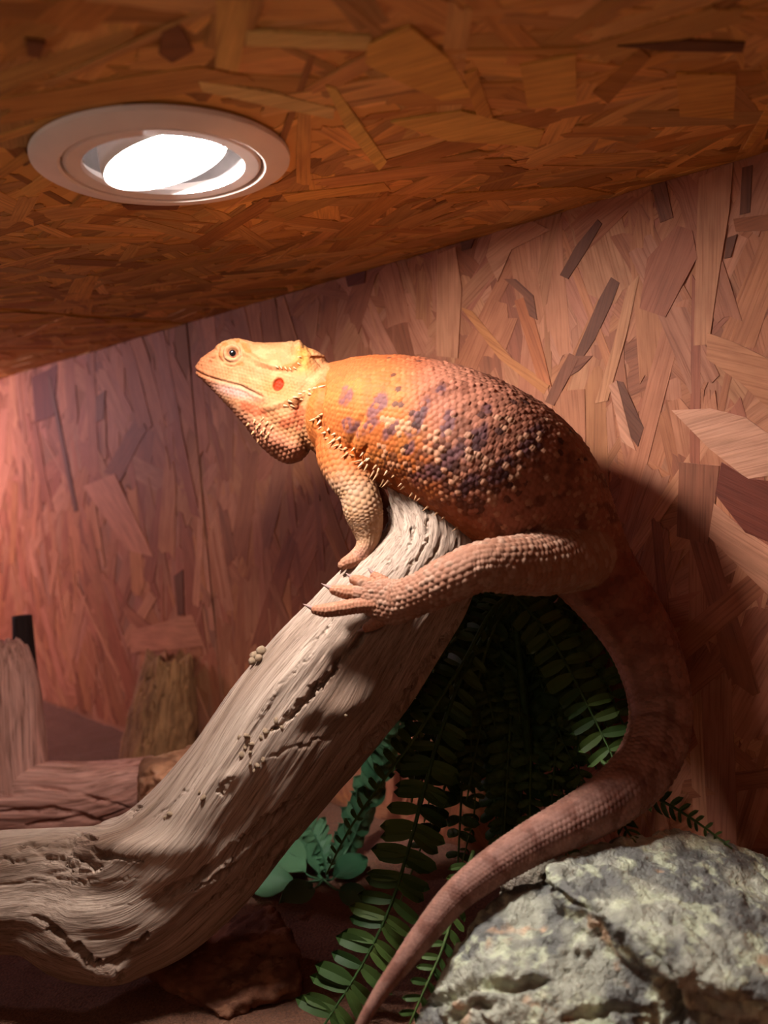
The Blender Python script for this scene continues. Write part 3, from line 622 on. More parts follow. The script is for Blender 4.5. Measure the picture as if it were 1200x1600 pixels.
# head: side outline and half widths
HD = .432
top = [(304, 577), (306, 571), (312, 561), (322, 553), (334, 546), (343, 539), (352, 533), (366, 530), (384, 531), (398, 535), (418, 536), (440, 535), (455, 533), (467, 533), (478, 541), (492, 547), (507, 556), (516, 575), (512, 592)]
bot = [(506, 604), (498, 616), (488, 628), (482, 642), (482, 656), (488, 672), (488, 692), (482, 708), (470, 720), (455, 725), (440, 722), (424, 712), (408, 699), (394, 681), (379, 661), (364, 643), (348, 627), (330, 608), (314, 592), (306, 584)]
hpoly = np.array(top+bot, float)
wctl = np.array([(306, 577, 4), (318, 562, 6), (318, 586, 6.5), (335, 552, 7.5), (338, 592, 9), (345, 570, 9), (363, 552, 12), (352, 537, 8), (375, 534, 9), (380, 575, 13), (372, 612, 11.5), (400, 545, 11), (400, 575, 15), (400, 606, 16), (400, 640, 14), (430, 545, 12), (430, 572, 17), (435, 601, 19), (430, 630, 19.5), (425, 670, 16),
                 (465, 545, 11.5), (468, 570, 18.5), (470, 600, 22), (462, 628, 22.5), (450, 650, 20), (500, 603, 25), (488, 612, 24.5), (455, 690, 17.5), (470, 665, 18.5), (440, 708, 13), (480, 690, 14), (500, 562, 14), (508, 580, 16)], float)
def head_width(Q):
    d2 = ((Q[:, None, :]-wctl[None, :, :2])**2).sum(2)+60; w = d2**-1.6; return (w*wctl[None, :, 2]).sum(1)/w.sum(1)*1e-3
HV = ray(410, 620); HV = HV/np.linalg.norm(HV)                  # across the head
def head_point(Q, w):
    d = HD/(HV @ FWD)
    out = np.stack([P(x, y, HD) for x, y in Q]); return out + np.outer(w, HV)
def head_parts():
    xs = np.arange(300, 522, 2.); ys = np.arange(526, 730, 2.); X, Y = np.meshgrid(xs, ys); Q = np.stack([X.ravel(), Y.ravel()], 1)
    ins = inside(Q, hpoly); dist, _ = seg_dist(Q, np.vstack([hpoly, hpoly[:1]]))
    W_ = head_width(Q); rho = np.where(Q[:, 1] < 560, 16., 34.); rho = np.where((Q[:, 0] > 470) & (Q[:, 1] > 585), 14., rho); rho = np.where((Q[:, 1] > 640) & (Q[:, 0] > 420), 26., rho); rho = np.where(Q[:, 0] < 330, 16., rho)
    t = np.clip(dist/rho, 0, 1); w = W_*np.sqrt(1-(1-t)**2); w = np.where(ins, np.maximum(w, .0006), 0)
    nx = len(xs); ny = len(ys); I = ins.reshape(ny, nx); base = head_point(Q, 0*w)
    Vf = base - np.outer(w, HV); Vb = base + np.outer(w, HV); n = len(Q); Fc = []; ec = {}
    for j in range(ny-1):
        for i in range(nx-1):
            if I[j, i] and I[j, i+1] and I[j+1, i] and I[j+1, i+1]:
                q = (j*nx+i, j*nx+i+1, (j+1)*nx+i+1, (j+1)*nx+i); Fc.append(q); Fc.append(tuple(k+n for k in q[::-1]))
                for k in range(4):
                    e = (q[k], q[(k+1) % 4]); ec[e] = 1
    for (a, b) in list(ec):
        if (b, a) not in ec: Fc.append((b, a, a+n, b+n))
    V = np.vstack([Vf, Vb]); used = np.unique(np.concatenate([np.array(f) for f in Fc])); mp = -np.ones(len(V), int); mp[used] = np.arange(len(used))
    return V[used], [tuple(mp[list(f)]) for f in Fc]
LB = Loft(body_rows, 260, 40); LA = Loft(arm_rows, 60, 24); LL = Loft(leg_rows, 80, 28); LT = [Loft(t, 24, 14) for t in toes]; LF = [Loft(far_arm, 40, 20), Loft(far_leg, 40, 20)]
VOX = .00048
Vx, Fx = join_parts([LB.mesh(), LA.mesh(), LL.mesh(), head_parts()] + [l.mesh() for l in LT] + [l.mesh() for l in LF])
liz = remesh('lizard_body', Vx, Fx, VOX)
V = get_co(liz); E_ = edges_of(liz)
wt_ = np.ones(len(V))
for l in LT:
    s_, t_, r_, m_ = l.locate(V); wt_[(r_ < 1.25) & (s_ > .004)] = .12
V = relax(V, E_, 9, .5, wt_)
_, _, r0_, m0_ = LB.locate(V); k0_ = (r0_-1)*m0_
blend = np.zeros(len(V))
for l in (LA, LL):
    _, _, r_, m_ = l.locate(V); k1_ = (r_-1)*m_
    blend = np.maximum(blend, ss(-np.abs(k0_-k1_), -.006, -.001)*ss(-np.minimum(k0_, k1_), -.004, -.001))
sel_ = blend > .001; es_ = E_[sel_[E_[:, 0]] | sel_[E_[:, 1]]]; nodes, inv = np.unique(es_, return_inverse=True)
V[nodes] = relax(V[nodes], inv.reshape(-1, 2), 60, .5, blend[nodes])
set_co(liz, V); Nn = get_no(liz)
n = len(V); x, y, dep = proj(V); Q = np.stack([x, y], 1); near = ((EYE-V)*Nn).sum(1) > 0
# --- which part a point belongs to
sB, tB, rB, mB = LB.locate(V); sA, tA, rA, mA = LA.locate(V); sL, tL, rL, mL = LL.locate(V)
def key(rho, mr): return (rho-1)*mr
K = np.full((n, 6), 9.); K[:, 0] = key(rB, mB); K[:, 1] = key(rA, mA); K[:, 2] = key(rL, mL)
for l in LF:
    s_, t_, r_, m_ = l.locate(V); K[:, 4] = np.minimum(K[:, 4], key(r_, m_)+.004)
sT = np.zeros(n); tT = np.zeros(n)
for l in LT:
    s_, t_, r_, m_ = l.locate(V); k = key(r_, m_); mm = k < K[:, 3]; K[mm, 3] = k[mm]; sT[mm] = s_[mm]; tT[mm] = t_[mm]
hx_d, _ = seg_dist(Q, np.vstack([hpoly, hpoly[:1]])); hin = inside(Q, hpoly); lat = ((V-P(410, 620, HD)) @ HV)
hd_ = np.where(hin, -np.minimum(hx_d*3.3e-4, .01), hx_d*3.3e-4); hk = np.where((np.abs(lat) < .03) & (x < 530), hd_-.004*(x < 500), 9.)
K[:, 5] = hk
part = K.argmin(1)
isH = part == 5
# --- scale lattices
vent_s = LB.s[np.argmin(np.linalg.norm(LB.c-P(915, 878, .389), axis=1))]
tail = ss(sB, vent_s-.012, vent_s+.012)
NB, NT = 84, 26
cum = np.concatenate([[0], np.cumsum(np.diff(LB.s)/((LB.a+LB.b)/2)[1:])])
def lat_u(s, N): return np.interp(s, LB.s, cum)*N/(2*np.pi)
frontfine = 1.0
dB, cB, uB = cells(lat_u(sB, NB)*1.12, tB/(2*np.pi)*NB+NB, NB, .35, 1)
dT_, cT, uT = cells(lat_u(sB, NT)*1.0, tB/(2*np.pi)*NT+NT, NT, .15, 2)
cumA = sA/np.maximum(mA, .004); dA, cA, uA = cells(cumA*22/6.283, tA/6.283*22+22, 22, .2, 3)
cumL = sL/np.maximum(.0115, .001); dL, cL, uL = cells(sL/.0029, tL/6.283*26+26, 26, .25, 4)
dD, cD, uD = cells(sT/.0017, tT/6.283*11+11, 11, .2, 5)
big_h = ss(Q[:, 1], 600, 660)                                   # larger scales on the beard
dH1, cH1, uH1 = cells((x+.3*y)/5.6, (y-.25*x)/5.0+200, 0, .3, 6)
a45 = .7; dH2, cH2, uH2 = cells((x*.72+y*.69)/7.6, (-x*.69+y*.72)/6.6+400, 0, .15, 7)
prof = lambda d, r=.62: np.clip(1-(d/r)**2, 0, 1)
hB = prof(dB)*(.7+.3*cB) + .35*np.clip(uB, -.4, .5)*prof(dB)
tub = (cB > .88)
x_c = 0
hB = hB*np.where(tub, 1.5, 1.0)
hT = prof(dT_, .6)*.8 + .7*np.clip(uT, -.5, .5)*prof(dT_, .7)
hA = prof(dA)*.9 + .6*np.clip(uA, -.4, .5)*prof(dA)
hL = prof(dL)*.9*np.where(cL > .7, 1.5, 1) + .5*np.clip(uL, -.4, .5)*prof(dL)
hD = prof(dD)
hH = prof(dH1)*(1-big_h) + big_h*(prof(dH2)*1.0 + .6*np.clip(uH2, -.4, .5)*prof(dH2))
ub = np.interp(x, [500, 620, 720, 900], [.00036, .0005, .0007, .00065])
vent = np.cos(tB)                                                # +1 below, -1 along the back
belly = ss(vent, .55, .85)                               # smooth below
H = np.zeros(n)
m0 = part == 0; H[m0] = ((1-tail)*hB*ub*(1-.6*belly) + tail*hT*np.clip(mB*.068, .00016, .0009))[m0]
m1 = part == 1; H[m1] = (hA*.00066)[m1]
m2 = part == 2; H[m2] = (hL*.0008)[m2]
m3 = part == 3; H[m3] = (hD*.0006)[m3]
m4 = part == 4; H[m4] = .0002*fbm(V[m4]*500, 2)
H[isH] = (hH*(.00036+.0003*big_h))[isH]
# --- features of the head (both sides alike)
eye = (363.5, 552.5)
re = np.hypot(x-eye[0], (y-eye[1])*1.08)
def bell(v, c, w): return np.exp(-((v-c)/w)**2)
f = np.zeros(n)
f += -.0024*ss(-re, -9.5, -7) + .0008*bell(re, 11.6, 2.3) - .00025*bell(re, 15.2, 1.3) + .0004*bell(re, 18.5, 2.2) - .0003*bell(re, 22, 1.5) + .0007*bell(re, 10.5, 2.2)*ss(-(y-eye[1]), 2, 7)
mo, _ = seg_dist(Q, [(304, 578), (316, 585), (334, 592), (356, 598), (376, 603), (392, 611), (410, 620)])
f += -.0008*bell(mo, 0, 1.6) + .00025*bell(mo, 4.5, 2)
f += -.0013*ss(-np.hypot((x-328)/1.0, (y-566)/1.3), -3.6, -1.6)
ax, ay = (x-435)*.92+(y-601)*.39, -(x-435)*.39+(y-601)*.92
ear = np.hypot(ax/8.0, ay/10.5); f += -.0013*ss(-ear, -1.1, -.8) + .0002*bell(ear, 1.25, .18)
occ, _ = seg_dist(Q, [(384, 552), (405, 566), (430, 573), (455, 574), (468, 560), (467, 536)]); f += .0011*bell(occ, 0, 4) - .00025*bell(occ, 8, 3)
brow, _ = seg_dist(Q, [(340, 543), (352, 534), (372, 532), (386, 540)]); f += .0008*bell(brow, 0, 4)
jaw, _ = seg_dist(Q, [(410, 640), (440, 630), (470, 620), (500, 604)]); f += .0010*bell(jaw, 0, 5)
fold, _ = seg_dist(Q, [(482, 545), (492, 560), (505, 575)]); f += -.0008*bell(fold, 0, 2.2)
fold2, _ = seg_dist(Q, [(470, 545), (480, 560), (476, 580)]); f += .0007*bell(fold2, 0, 5)
pit, _ = seg_dist(Q, [(374, 560), (368, 566), (356, 567), (346, 563)]); f += -.0005*bell(pit, 0, 2.5)
H += np.where(isH, f, 0)
# --- body folds: neck groove, fold behind the shoulder, dorsal ridge line, flank
fd, _ = seg_dist(Q, [(508, 558), (503, 585), (503, 610), (497, 640), (499, 668)]); H += np.where(~isH & near, -.0028*bell(fd, 0, 5), 0)
fs, _ = seg_dist(Q, [(566, 655), (556, 672), (548, 690), (546, 705)]); H += np.where(m0 & near, -.0011*bell(fs, 0, 5.0), 0)
fs2, _ = seg_dist(Q, [(572, 700), (562, 716)]); H += np.where(m0 & near, -.0012*bell(fs2, 0, 4), 0)
Vd = V + Nn*H[:, None]
set_co(liz, Vd)

# --- colour
def blobs(lst, wob=5):
    nz = np.stack([x*.045, y*.045, 0*x], 1); wx = wob*fbm(nz, 2); wy = wob*fbm(nz+9, 2); b = np.zeros(n)
    for (bx, by, rx, ry, an) in lst:
        a = math.radians(an); u = (x+wx-bx)*math.cos(a)+(y+wy-by)*math.sin(a); v = -(x+wx-bx)*math.sin(a)+(y+wy-by)*math.cos(a)
        b = np.maximum(b, ss(-(u*u/rx/rx+v*v/ry/ry), -1.25, -.5))
    return b
def mix(c, d, t): return c*(1-np.asarray(t)[:, None]) + np.asarray(d)*np.asarray(t)[:, None]
one = np.ones((n, 1))
c_or, c_yel, c_rust, c_pur, c_cream = lin(226, 138, 66), lin(236, 168, 84), lin(150, 78, 38), lin(128, 100, 110), lin(240, 206, 160)
colB = one*c_or
colB = mix(colB, c_yel, .45*ss(fbm(np.stack([x*.02+3, y*.02, 0*x], 1), 3), -.1, .5))
colB = mix(colB, lin(224, 168, 138), .8*ss(x-.3*(y-620), 610, 700))
mott = ss(fbm(np.stack([x*.03, y*.03, 0*x+4], 1), 3), .0, .45)*ss(x, 620, 700); colB = mix(colB, lin(110, 64, 44), mott*.55)
colB = mix(colB, lin(206, 122, 70), .6*ss(-y, -610, -565)*ss(-x, -720, -640))
bl = blobs([(541, 618, 10, 15, 10), (590, 634, 12, 30, 32), (575, 668, 24, 9, -35), (548, 664, 14, 14, 0), (654, 652, 13, 38, 24), (612, 672, 10, 22, 40), (700, 662, 11, 26, 20), (742, 690, 16, 36, 32), (700, 720, 14, 38, 42), (660, 742, 12, 26, 55), (780, 735, 15, 30, 40), (730, 760, 12, 26, 50), (640, 700, 9, 16, 40), (690, 610, 8, 10, 0), (760, 640, 9, 12, 0), (830, 690, 20, 30, 30)])
colB = mix(colB, c_pur*.9, bl*.8*np.where(cB > .8, .3, 1)*(.55+.45*(cB > .15)))
colB = mix(colB, lin(72, 52, 52), blobs([(655, 650, 7, 18, 24), (742, 690, 8, 20, 32), (705, 735, 7, 22, 42)], 4)*.6*(cB < .75))
dk2 = (cB < .42) & (x > 600) & (np.hypot((x-705)/120, (y-745)/62) < 1); colB[dk2] = colB[dk2]*.4 + lin(84, 58, 54)*.6
spots = (cB > .84) & (y > 650) & (x > 590); colB[spots] = colB[spots]*.45 + c_cream*.55
dkspot = (cB < .035) & (x > 600) & (y < 720); colB[dkspot] = colB[dkspot]*.25 + lin(70, 52, 56)*.75
colB = mix(colB, lin(226, 130, 58), .7*ss(vent, .5, .85)*(1-tail))
for o_ in ([(547, 700), (551, 716), (556, 728)], [(566, 702), (560, 716)]):
    q_, _ = seg_dist(Q, o_); colB = mix(colB, lin(238, 120, 22), .9*np.exp(-(q_/5.5)**2)*near)
# tail: rust brown with pale bands, pale below
band = .5+.5*np.sin((sB-vent_s)*2*np.pi/.019+2.2*fbm(V*70, 3)); far_t = ss(sB, vent_s+.02, vent_s+.10)
colT = mix(one*lin(140, 76, 50), lin(190, 134, 104), .35+.6*ss(band, .45, .9)*.7)
colT = mix(colT, lin(204, 180, 160), .7*far_t); colT = mix(colT, lin(128, 80, 60), far_t*ss(-band, -.3, -.05)*.5)
colT = mix(colT, lin(222, 178, 148), ss(vent, .5, .8)*(1-.6*far_t))
colT = colT*1.3*(.8+.3*cT[:, None])
side = np.exp(-((vent+.30)/.18)**2)*(cT > .35); colT = mix(colT, lin(96, 62, 50), far_t*side*.55)
colB = colB*(.85+.28*cB[:, None])
col = mix(colB, colT, tail)
cA_ = mix(one*lin(226, 180, 122), lin(240, 206, 160), .6*cA); cA_ = mix(cA_, lin(226, 146, 74), ss(-y, -768, -700)); cA_ = mix(cA_, lin(232, 176, 136), ss(y, 840, 870))
cL_ = mix(one*lin(216, 158, 122), lin(238, 196, 160), .5*cL + .4*(cL > .7))
cD_ = mix(one*lin(232, 180, 140), lin(214, 128, 84), .5*ss(fbm(V*900, 2), -.1, .5))
cF_ = one*lin(206, 146, 100)
# head
cH_ = one*lin(236, 178, 116)
cH_ = mix(cH_, lin(244, 206, 142), .7*ss(fbm(np.stack([x*.05, y*.09, 0*x], 1), 3), 0, .5))
cH_ = mix(cH_, lin(232, 158, 104), ss(-x, -352, -325)*.8)
cH_ = mix(cH_, lin(240, 186, 70), .7*np.exp(-((x-474)/12)**2)*ss(y, 538, 548)*ss(-y, -592, -572))
cH_ = mix(cH_, lin(240, 176, 96), .7*np.exp(-((x-432)/34)**2-((y-610)/18)**2))
below, _ = seg_dist(Q, [(304, 578), (334, 592), (376, 603), (410, 620)])
cH_ = mix(cH_, lin(246, 214, 196), .9*np.exp(-((x-366)/34)**2-((y-612-(x-366)*.25)/9)**2))
cH_ = mix(cH_, lin(236, 170, 128), ss(y-.62*(x-400), 640, 668)*.85)
cH_ = mix(cH_, lin(216, 96, 58), .6*blobs([(396, 640, 24, 8, 25), (466, 644, 16, 11, -30), (446, 660, 14, 9, -20), (470, 662, 10, 12, 0)], 6))
cH_ = mix(cH_, lin(226, 142, 64), .7*blobs([(385, 545, 10, 5, 40), (353, 540, 5, 3, 0), (372, 534, 4, 3, 0), (345, 553, 5, 5, 0), (455, 574, 22, 5, -8), (376, 570, 8, 3, 0)], 3))
cH_ = mix(cH_, lin(222, 70, 14), ss(-ear, -1.12, -.9))
cH_ = mix(cH_, lin(236, 196, 150), .5*np.exp(-((re-12.5)/2.5)**2))
cL_ = cL_*np.array([1.0, 1.18, 1.22]); cD_ = cD_*np.array([1.1, 1.2, 1.2]); cA_ = mix(cA_*np.array([1.22, 1.42, 1.6]), colB, ss(-y, -768, -705))
for m_, c_ in ((m1, cA_), (m2, cL_), (m3, cD_), (m4, cF_), (isH, cH_)): col[m_] = c_[m_]
# soften the colour steps where parts meet
cc_ = col.copy()
edge = np.zeros(n); pe = part[E_[:, 0]] != part[E_[:, 1]]; edge[E_[pe].ravel()] = 1
for _ in range(8): edge = np.maximum(edge, np.bincount(E_[:, 0], edge[E_[:, 1]], n).clip(0, 1)*.9)
cc_ = relax(col, E_, 6, .6, np.clip(edge, 0, 1))
set_col(liz, 'tint', np.clip(cc_*np.array([.32, .245, .255]), 0, 1))
liz.polygons.foreach_set('use_smooth', [True]*len(liz.polygons))
L0 = empty('bearded_dragon', tuple(P(690, 690, .395)))
L0.location.z = 0.02
tag(L0, 'orange and yellow bearded lizard resting on the driftwood branch, tail curled over the rock', 'lizard')
body = link('body', liz, MAT['skin']); keep_parent(body, L0)
bvh_liz = bvh_of(liz)

# eyes
def cap_mesh(name, R, a0, a1, n_=28, k=8):
    V_ = []; F_ = []
    for i in range(k+1):
        a = a0+(a1-a0)*i/k
        for j in range(n_): t = 2*math.pi*j/n_; V_.append((R*math.sin(a)*math.cos(t), R*math.sin(a)*math.sin(t), R*math.cos(a)))
    for i in range(k):
        for j in range(n_): F_.append((i*n_+j, (i+1)*n_+j, (i+1)*n_+(j+1) % n_, i*n_+(j+1) % n_))
    return mesh_np(name, V_, F_)
MAT['eye'] = simple('eye_pink', lin(150, 100, 88), .12, 0, 0, 900, .2); MAT['iris'] = simple('iris_bronze', lin(128, 84, 66), .1, 0, 0, 1500, .3); MAT['pupil'] = simple('pupil_black', lin(10, 9, 10), .06)
for sgn in (-1, 1):
    h, nn = hit(bvh_liz, *eye)
    c = Vector(P(*eye, HD)); lat_ = (h-c).dot(Vector(HV)); ctr = c + Vector(HV)*(abs(lat_)*sgn - sgn*.0019)
    if sgn == -1: ctr = h + Vector(HV)*.0019
    e = link('eye', cap_mesh('eyeball', .0031, .001, math.pi-.001, 28, 16), MAT['eye']); e.location = ctr - L0.location; e.parent = L0
    ax_ = Vector(HV)*sgn + Vector((0, 0, .10)); e.rotation_mode = 'QUATERNION'; e.rotation_quaternion = Vector((0, 0, 1)).rotation_difference(ax_.normalized())
    i_ = link('iris', cap_mesh('iris', .00314, .02, .95), MAT['iris'], e); i_['label'] = 'bronze iris'
    p_ = link('pupil', cap_mesh('pupil', .00319, .001, .58), MAT['pupil'], e); p_['label'] = 'black round pupil'
# spines and claws
def spine_mesh(name, bend=.25, n_=7, k=5):
    V_ = []; F_ = []
    for i in range(k):
        t = i/k; r_ = (1-t)**.9*.5
        for j in range(n_): a = 2*math.pi*j/n_; V_.append((r_*math.cos(a), r_*math.sin(a)+bend*t*t, t))
    V_.append((0, bend, 1)); F_ += [(i*n_+j, i*n_+(j+1) % n_, (i+1)*n_+(j+1) % n_, (i+1)*n_+j) for i in range(k-1) for j in range(n_)]
    F_ += [((k-1)*n_+j, (k-1)*n_+(j+1) % n_, k*n_) for j in range(n_)] + [tuple(range(n_-1, -1, -1))]
    return mesh_np(name, V_, F_)
SP = spine_mesh('spine'); CLW = spine_mesh('claw', .45)
SP.materials.append(MAT['spine']); CLW.materials.append(MAT['claw'])
def put(nm, me_, base, tip, wid, roll_=0):
    base, tip = Vector(base), Vector(tip); d = tip-base; o = link(nm, me_); o.parent = L0
    q = Vector((0, 0, 1)).rotation_difference(d.normalized()); o.rotation_mode = 'QUATERNION'; o.rotation_quaternion = q; o.location = base-L0.location; o.scale = (wid, wid, d.length); return o
rng.seed(5)
def spine_at(px, py, dx, dy, ln, wid, out=.5):
    h, nn = hit(bvh_liz, px, py)
    if h is None: return
    dep_ = float((np.array(h)-EYE) @ FWD); t2 = P(px+dx*100, py+dy*100, dep_)-P(px, py, dep_); t2 = Vector(t2).normalized()
    d = (t2 + Vector(nn)*out).normalized(); put('spine', SP, h-d*.0006, h+d*ln, wid)
fr = [(499, 657), (501, 665), (507, 676), (513, 683), (521, 690), (527, 697), (532, 704), (540, 712), (553, 714), (562, 720), (567, 727), (577, 728), (583, 735), (590, 742), (598, 746), (606, 750), (615, 756), (624, 760), (632, 764), (641, 768), (650, 774), (660, 782), (670, 792), (680, 800), (690, 808), (702, 817), (712, 826)]
for k, (a, b) in enumerate(fr):
    for m_ in range(2 if 2 < k < 17 else 1):
        big_ = .0056 if 3 < k < 16 else .0036
        ex = -.75 if k < 12 else -.45
        spine_at(a+rng.uniform(-4, 4)+m_*3, b+rng.uniform(-4, 4)-m_*9, ex+rng.uniform(-.35, .35), .6+rng.uniform(-.25, .3), big_*.82*rng.uniform(.6, 1.15)*(1-.35*m_), .0019*rng.uniform(.75, 1.15), .5+rng.uniform(-.1, .5))
for (a, b, ln_) in [(500, 605, .004), (492, 607, .0028), (484, 609, .0026), (476, 612, .0026), (468, 616, .0025), (460, 621, .0025), (452, 627, .0024), (445, 634, .0024), (470, 624, .0022), (456, 634, .0022), (484, 616, .0022)]:
    spine_at(a, b, .95, .12, ln_, .0017, .6)
for (a, b) in [(402, 668), (409, 676), (416, 683), (398, 658), (406, 664), (413, 671), (420, 678), (425, 668), (418, 661), (411, 654), (404, 688), (396, 676), (388, 663)]:
    spine_at(a, b, -.3+rng.uniform(-.3, .3), .95, .002, .0021, .5)
for (a, b) in [(432, 573), (439, 574), (446, 575), (453, 576), (460, 575), (466, 568), (467, 558), (467, 547), (466, 537)]:
    spine_at(a, b, .6, .5, .0018, .0013, 1.0)
for (a, b) in [(497, 652), (490, 656), (503, 648)]: spine_at(a, b, -.5, .5, .003, .002, 1.0)
for (tx, cl_) in zip(toes, [(471, 947), (500, 915), (537, 898), (571, 889), (558, 990), (533, 900), None, None]):
    if cl_ is None: continue
    a = tx[-1]; dd_ = a[2]+.0006
    put('claw', CLW, P(a[0]+3*np.sign(a[0]-cl_[0]), a[1], a[2]), P(cl_[0], cl_[1], dd_), .0036)

# ------------------------------------------------------------------ rocks
def hull_mesh(pts_list):
    V = []; Fc = []; o = 0
    for pts in pts_list:
        bm = bmesh.new()
        for p in pts: bm.verts.new(Vector(p))
        r_ = bmesh.ops.convex_hull(bm, input=bm.verts)
        bmesh.ops.delete(bm, geom=[v for v in bm.verts if not v.link_faces], context='VERTS'); bm.verts.index_update()
        V += [np.array(v.co) for v in bm.verts]; Fc += [tuple(v.index+o for v in f.verts) for f in bm.faces]; o = len(V); bm.free()
    return np.array(V), Fc
def with_floor(pts, sink=-.004):
    Q = [P(*p) for p in pts]; return Q + [np.array([q[0], q[1], sink]) for q in Q]
def rock(name, hulls, vox, amp, fr_, strata, cols, mat, label, cat, curves=(), seedv=0., blotch=True, sm=6):
    V, Fc = hull_mesh(hulls); me = remesh(name, V, Fc, vox); V = get_co(me); E2 = edges_of(me); V = relax(V, E2, sm, .5); set_co(me, V); N2 = get_no(me)
    big = fbm(V*fr_+seedv, 4); fine = fbm(V*fr_*6+seedv, 4, .6)
    tilt = V @ np.array([.25, -.15, 1.0]); ter = np.abs(((tilt/strata + .5*fbm(V*fr_*.6+seedv+3, 2)) % 1)-.5)*2
    face = 1-np.clip(N2[:, 2], 0, 1)
    pits = np.clip(pn(V*fr_*7+seedv+20)-.42, 0, 1)*2
    vein = np.maximum(0, .10-np.abs(pn(V*fr_*1.3+seedv+33)+.25*fine))/.10
    h = amp*big + amp*.42*fine - amp*.5*vein - amp*.9*ss(-ter, -.25, 0)*face - amp*.8*pits
    dep = px_carve(V, N2, curves, 1.2, seedv) if curves else np.zeros(len(V))
    V = V + N2*(h-dep)[:, None]; set_co(me, V)
    a, b, c, d_, e_ = cols; t1 = ss(fbm(V*fr_*1.4+seedv+50, 4), -.35, .45); col = b*(1-t1[:, None])+a*t1[:, None]
    t2 = ss(fbm(V*fr_*2.6+seedv+70, 4, .65), .12, .5); col = col*(1-.75*t2[:, None])+c*.75*t2[:, None]
    if blotch: t3 = ss(fbm(V*fr_*1.9+seedv+90, 3), .55, .75); col = col*(1-.7*t3[:, None])+d_*.7*t3[:, None]
    col = col*(.88+.2*np.clip(fbm(V*fr_*7+seedv+150, 3), -1, 1)[:, None])
    set_col(me, 'tint', np.clip(col, 0, 1)); me.polygons.foreach_set('use_smooth', [True]*len(me.polygons))
    o = link(name, me, mat); tag(o, label, cat); return o
up = [(850, 1352, .345), (862, 1344, .350), (930, 1324, .368), (1000, 1303, .376), (1060, 1293, .382), (1130, 1306, .384), (1200, 1332, .382), (1300, 1375, .378), (858, 1378, .333), (930, 1424, .314), (1010, 1474, .299), (1060, 1522, .289), (1150, 1545, .283), (1300, 1565, .278)]
lw = [(762, 1404, .345), (800, 1384, .347), (850, 1374, .349), (742, 1434, .337), (702, 1492, .331), (668, 1548, .326), (644, 1605, .322), (735, 1560, .302), (800, 1506, .307), (900, 1474, .311), (1000, 1500, .305), (1040, 1556, .296), (960, 1620, .286), (800, 1640, .290), (690, 1650, .306)]
rk = [([(735, 1440), (770, 1438), (800, 1425)], 6, .002), ([(660, 1570), (740, 1535), (800, 1545), (860, 1530)], 12, .005), ([(850, 1378), (890, 1410), (940, 1420), (980, 1450), (1010, 1480), (1050, 1520)], 8, .004), ([(1040, 1535), (1052, 1570), (1060, 1610)], 16, .009), ([(700, 1600), (720, 1570), (770, 1570)], 12, .006),
      ([(748, 1510), (760, 1514)], 5, .003), ([(880, 1514), (892, 1518)], 5, .003), ([(908, 1452), (912, 1454)], 3, .002), ([(930, 1460), (934, 1462)], 3, .002), ([(815, 1436), (818, 1440)], 3, .002), ([(1075, 1560), (1120, 1580), (1190, 1570)], 10, .004), ([(880, 1595), (960, 1570), (1020, 1580)], 10, .004)]
up = [(a, b, c*.93) for a, b, c in up]; lw = [(a, b, c*.94) for a, b, c in lw]
rock('slate_rock', [with_floor(up), with_floor(lw)], .0011, .0028, 30, .016, (lin(172, 172, 154), lin(108, 108, 103), lin(202, 208, 176), lin(206, 168, 134), lin(40, 36, 32)), MAT['rock'], 'large grey-green slate rock with rough ledges that the tail hangs over', 'rock', rk, 1.7)
rock('flat_stone', [with_floor([(772, 1376, .362), (800, 1352, .364), (862, 1330, .368), (880, 1345, .366), (840, 1372, .358), (800, 1388, .358)])], .0013, .0012, 40, .012, (lin(170, 160, 140), lin(130, 118, 104), lin(180, 170, 150), lin(160, 120, 90), lin(40, 34, 30)), MAT['rock'], 'pale flat stone wedged between the slate rock and the lizard tail', 'stone', (), 4.4)
rock('brown_rock', [with_floor([(228, 1512, .425), (334, 1583, .386), (354, 1586, .385), (394, 1548, .392), (466, 1530, .402), (463, 1482, .418), (432, 1412, .445), (330, 1450, .45), (262, 1486, .45)])], .0016, .0026, 26, .02, (lin(136, 92, 70), lin(98, 64, 48), lin(144, 102, 78), lin(120, 82, 62), lin(34, 24, 20)), MAT['redrock'], 'flat brown rock lying on the soil under the driftwood branch', 'rock', [([(330, 1500), (390, 1480), (450, 1500)], 5, .002)], 8.2)
rock('wood_chunk', [with_floor([(214, 1212, .555), (222, 1184, .56), (268, 1173, .57), (310, 1158, .575), (340, 1165, .57), (330, 1260, .53), (216, 1256, .54), (250, 1215, .52)])], .0018, .002, 30, .02, (lin(168, 118, 88), lin(122, 82, 60), lin(166, 124, 98), lin(140, 96, 68), lin(56, 36, 28)), MAT['redrock'], 'weathered orange-brown wood chunk between the log and the driftwood branch', 'wood chunk', [([(220, 1215), (260, 1200), (300, 1170)], 4, .002), ([(222, 1240), (262, 1220), (300, 1195)], 4, .002)], 2.2)

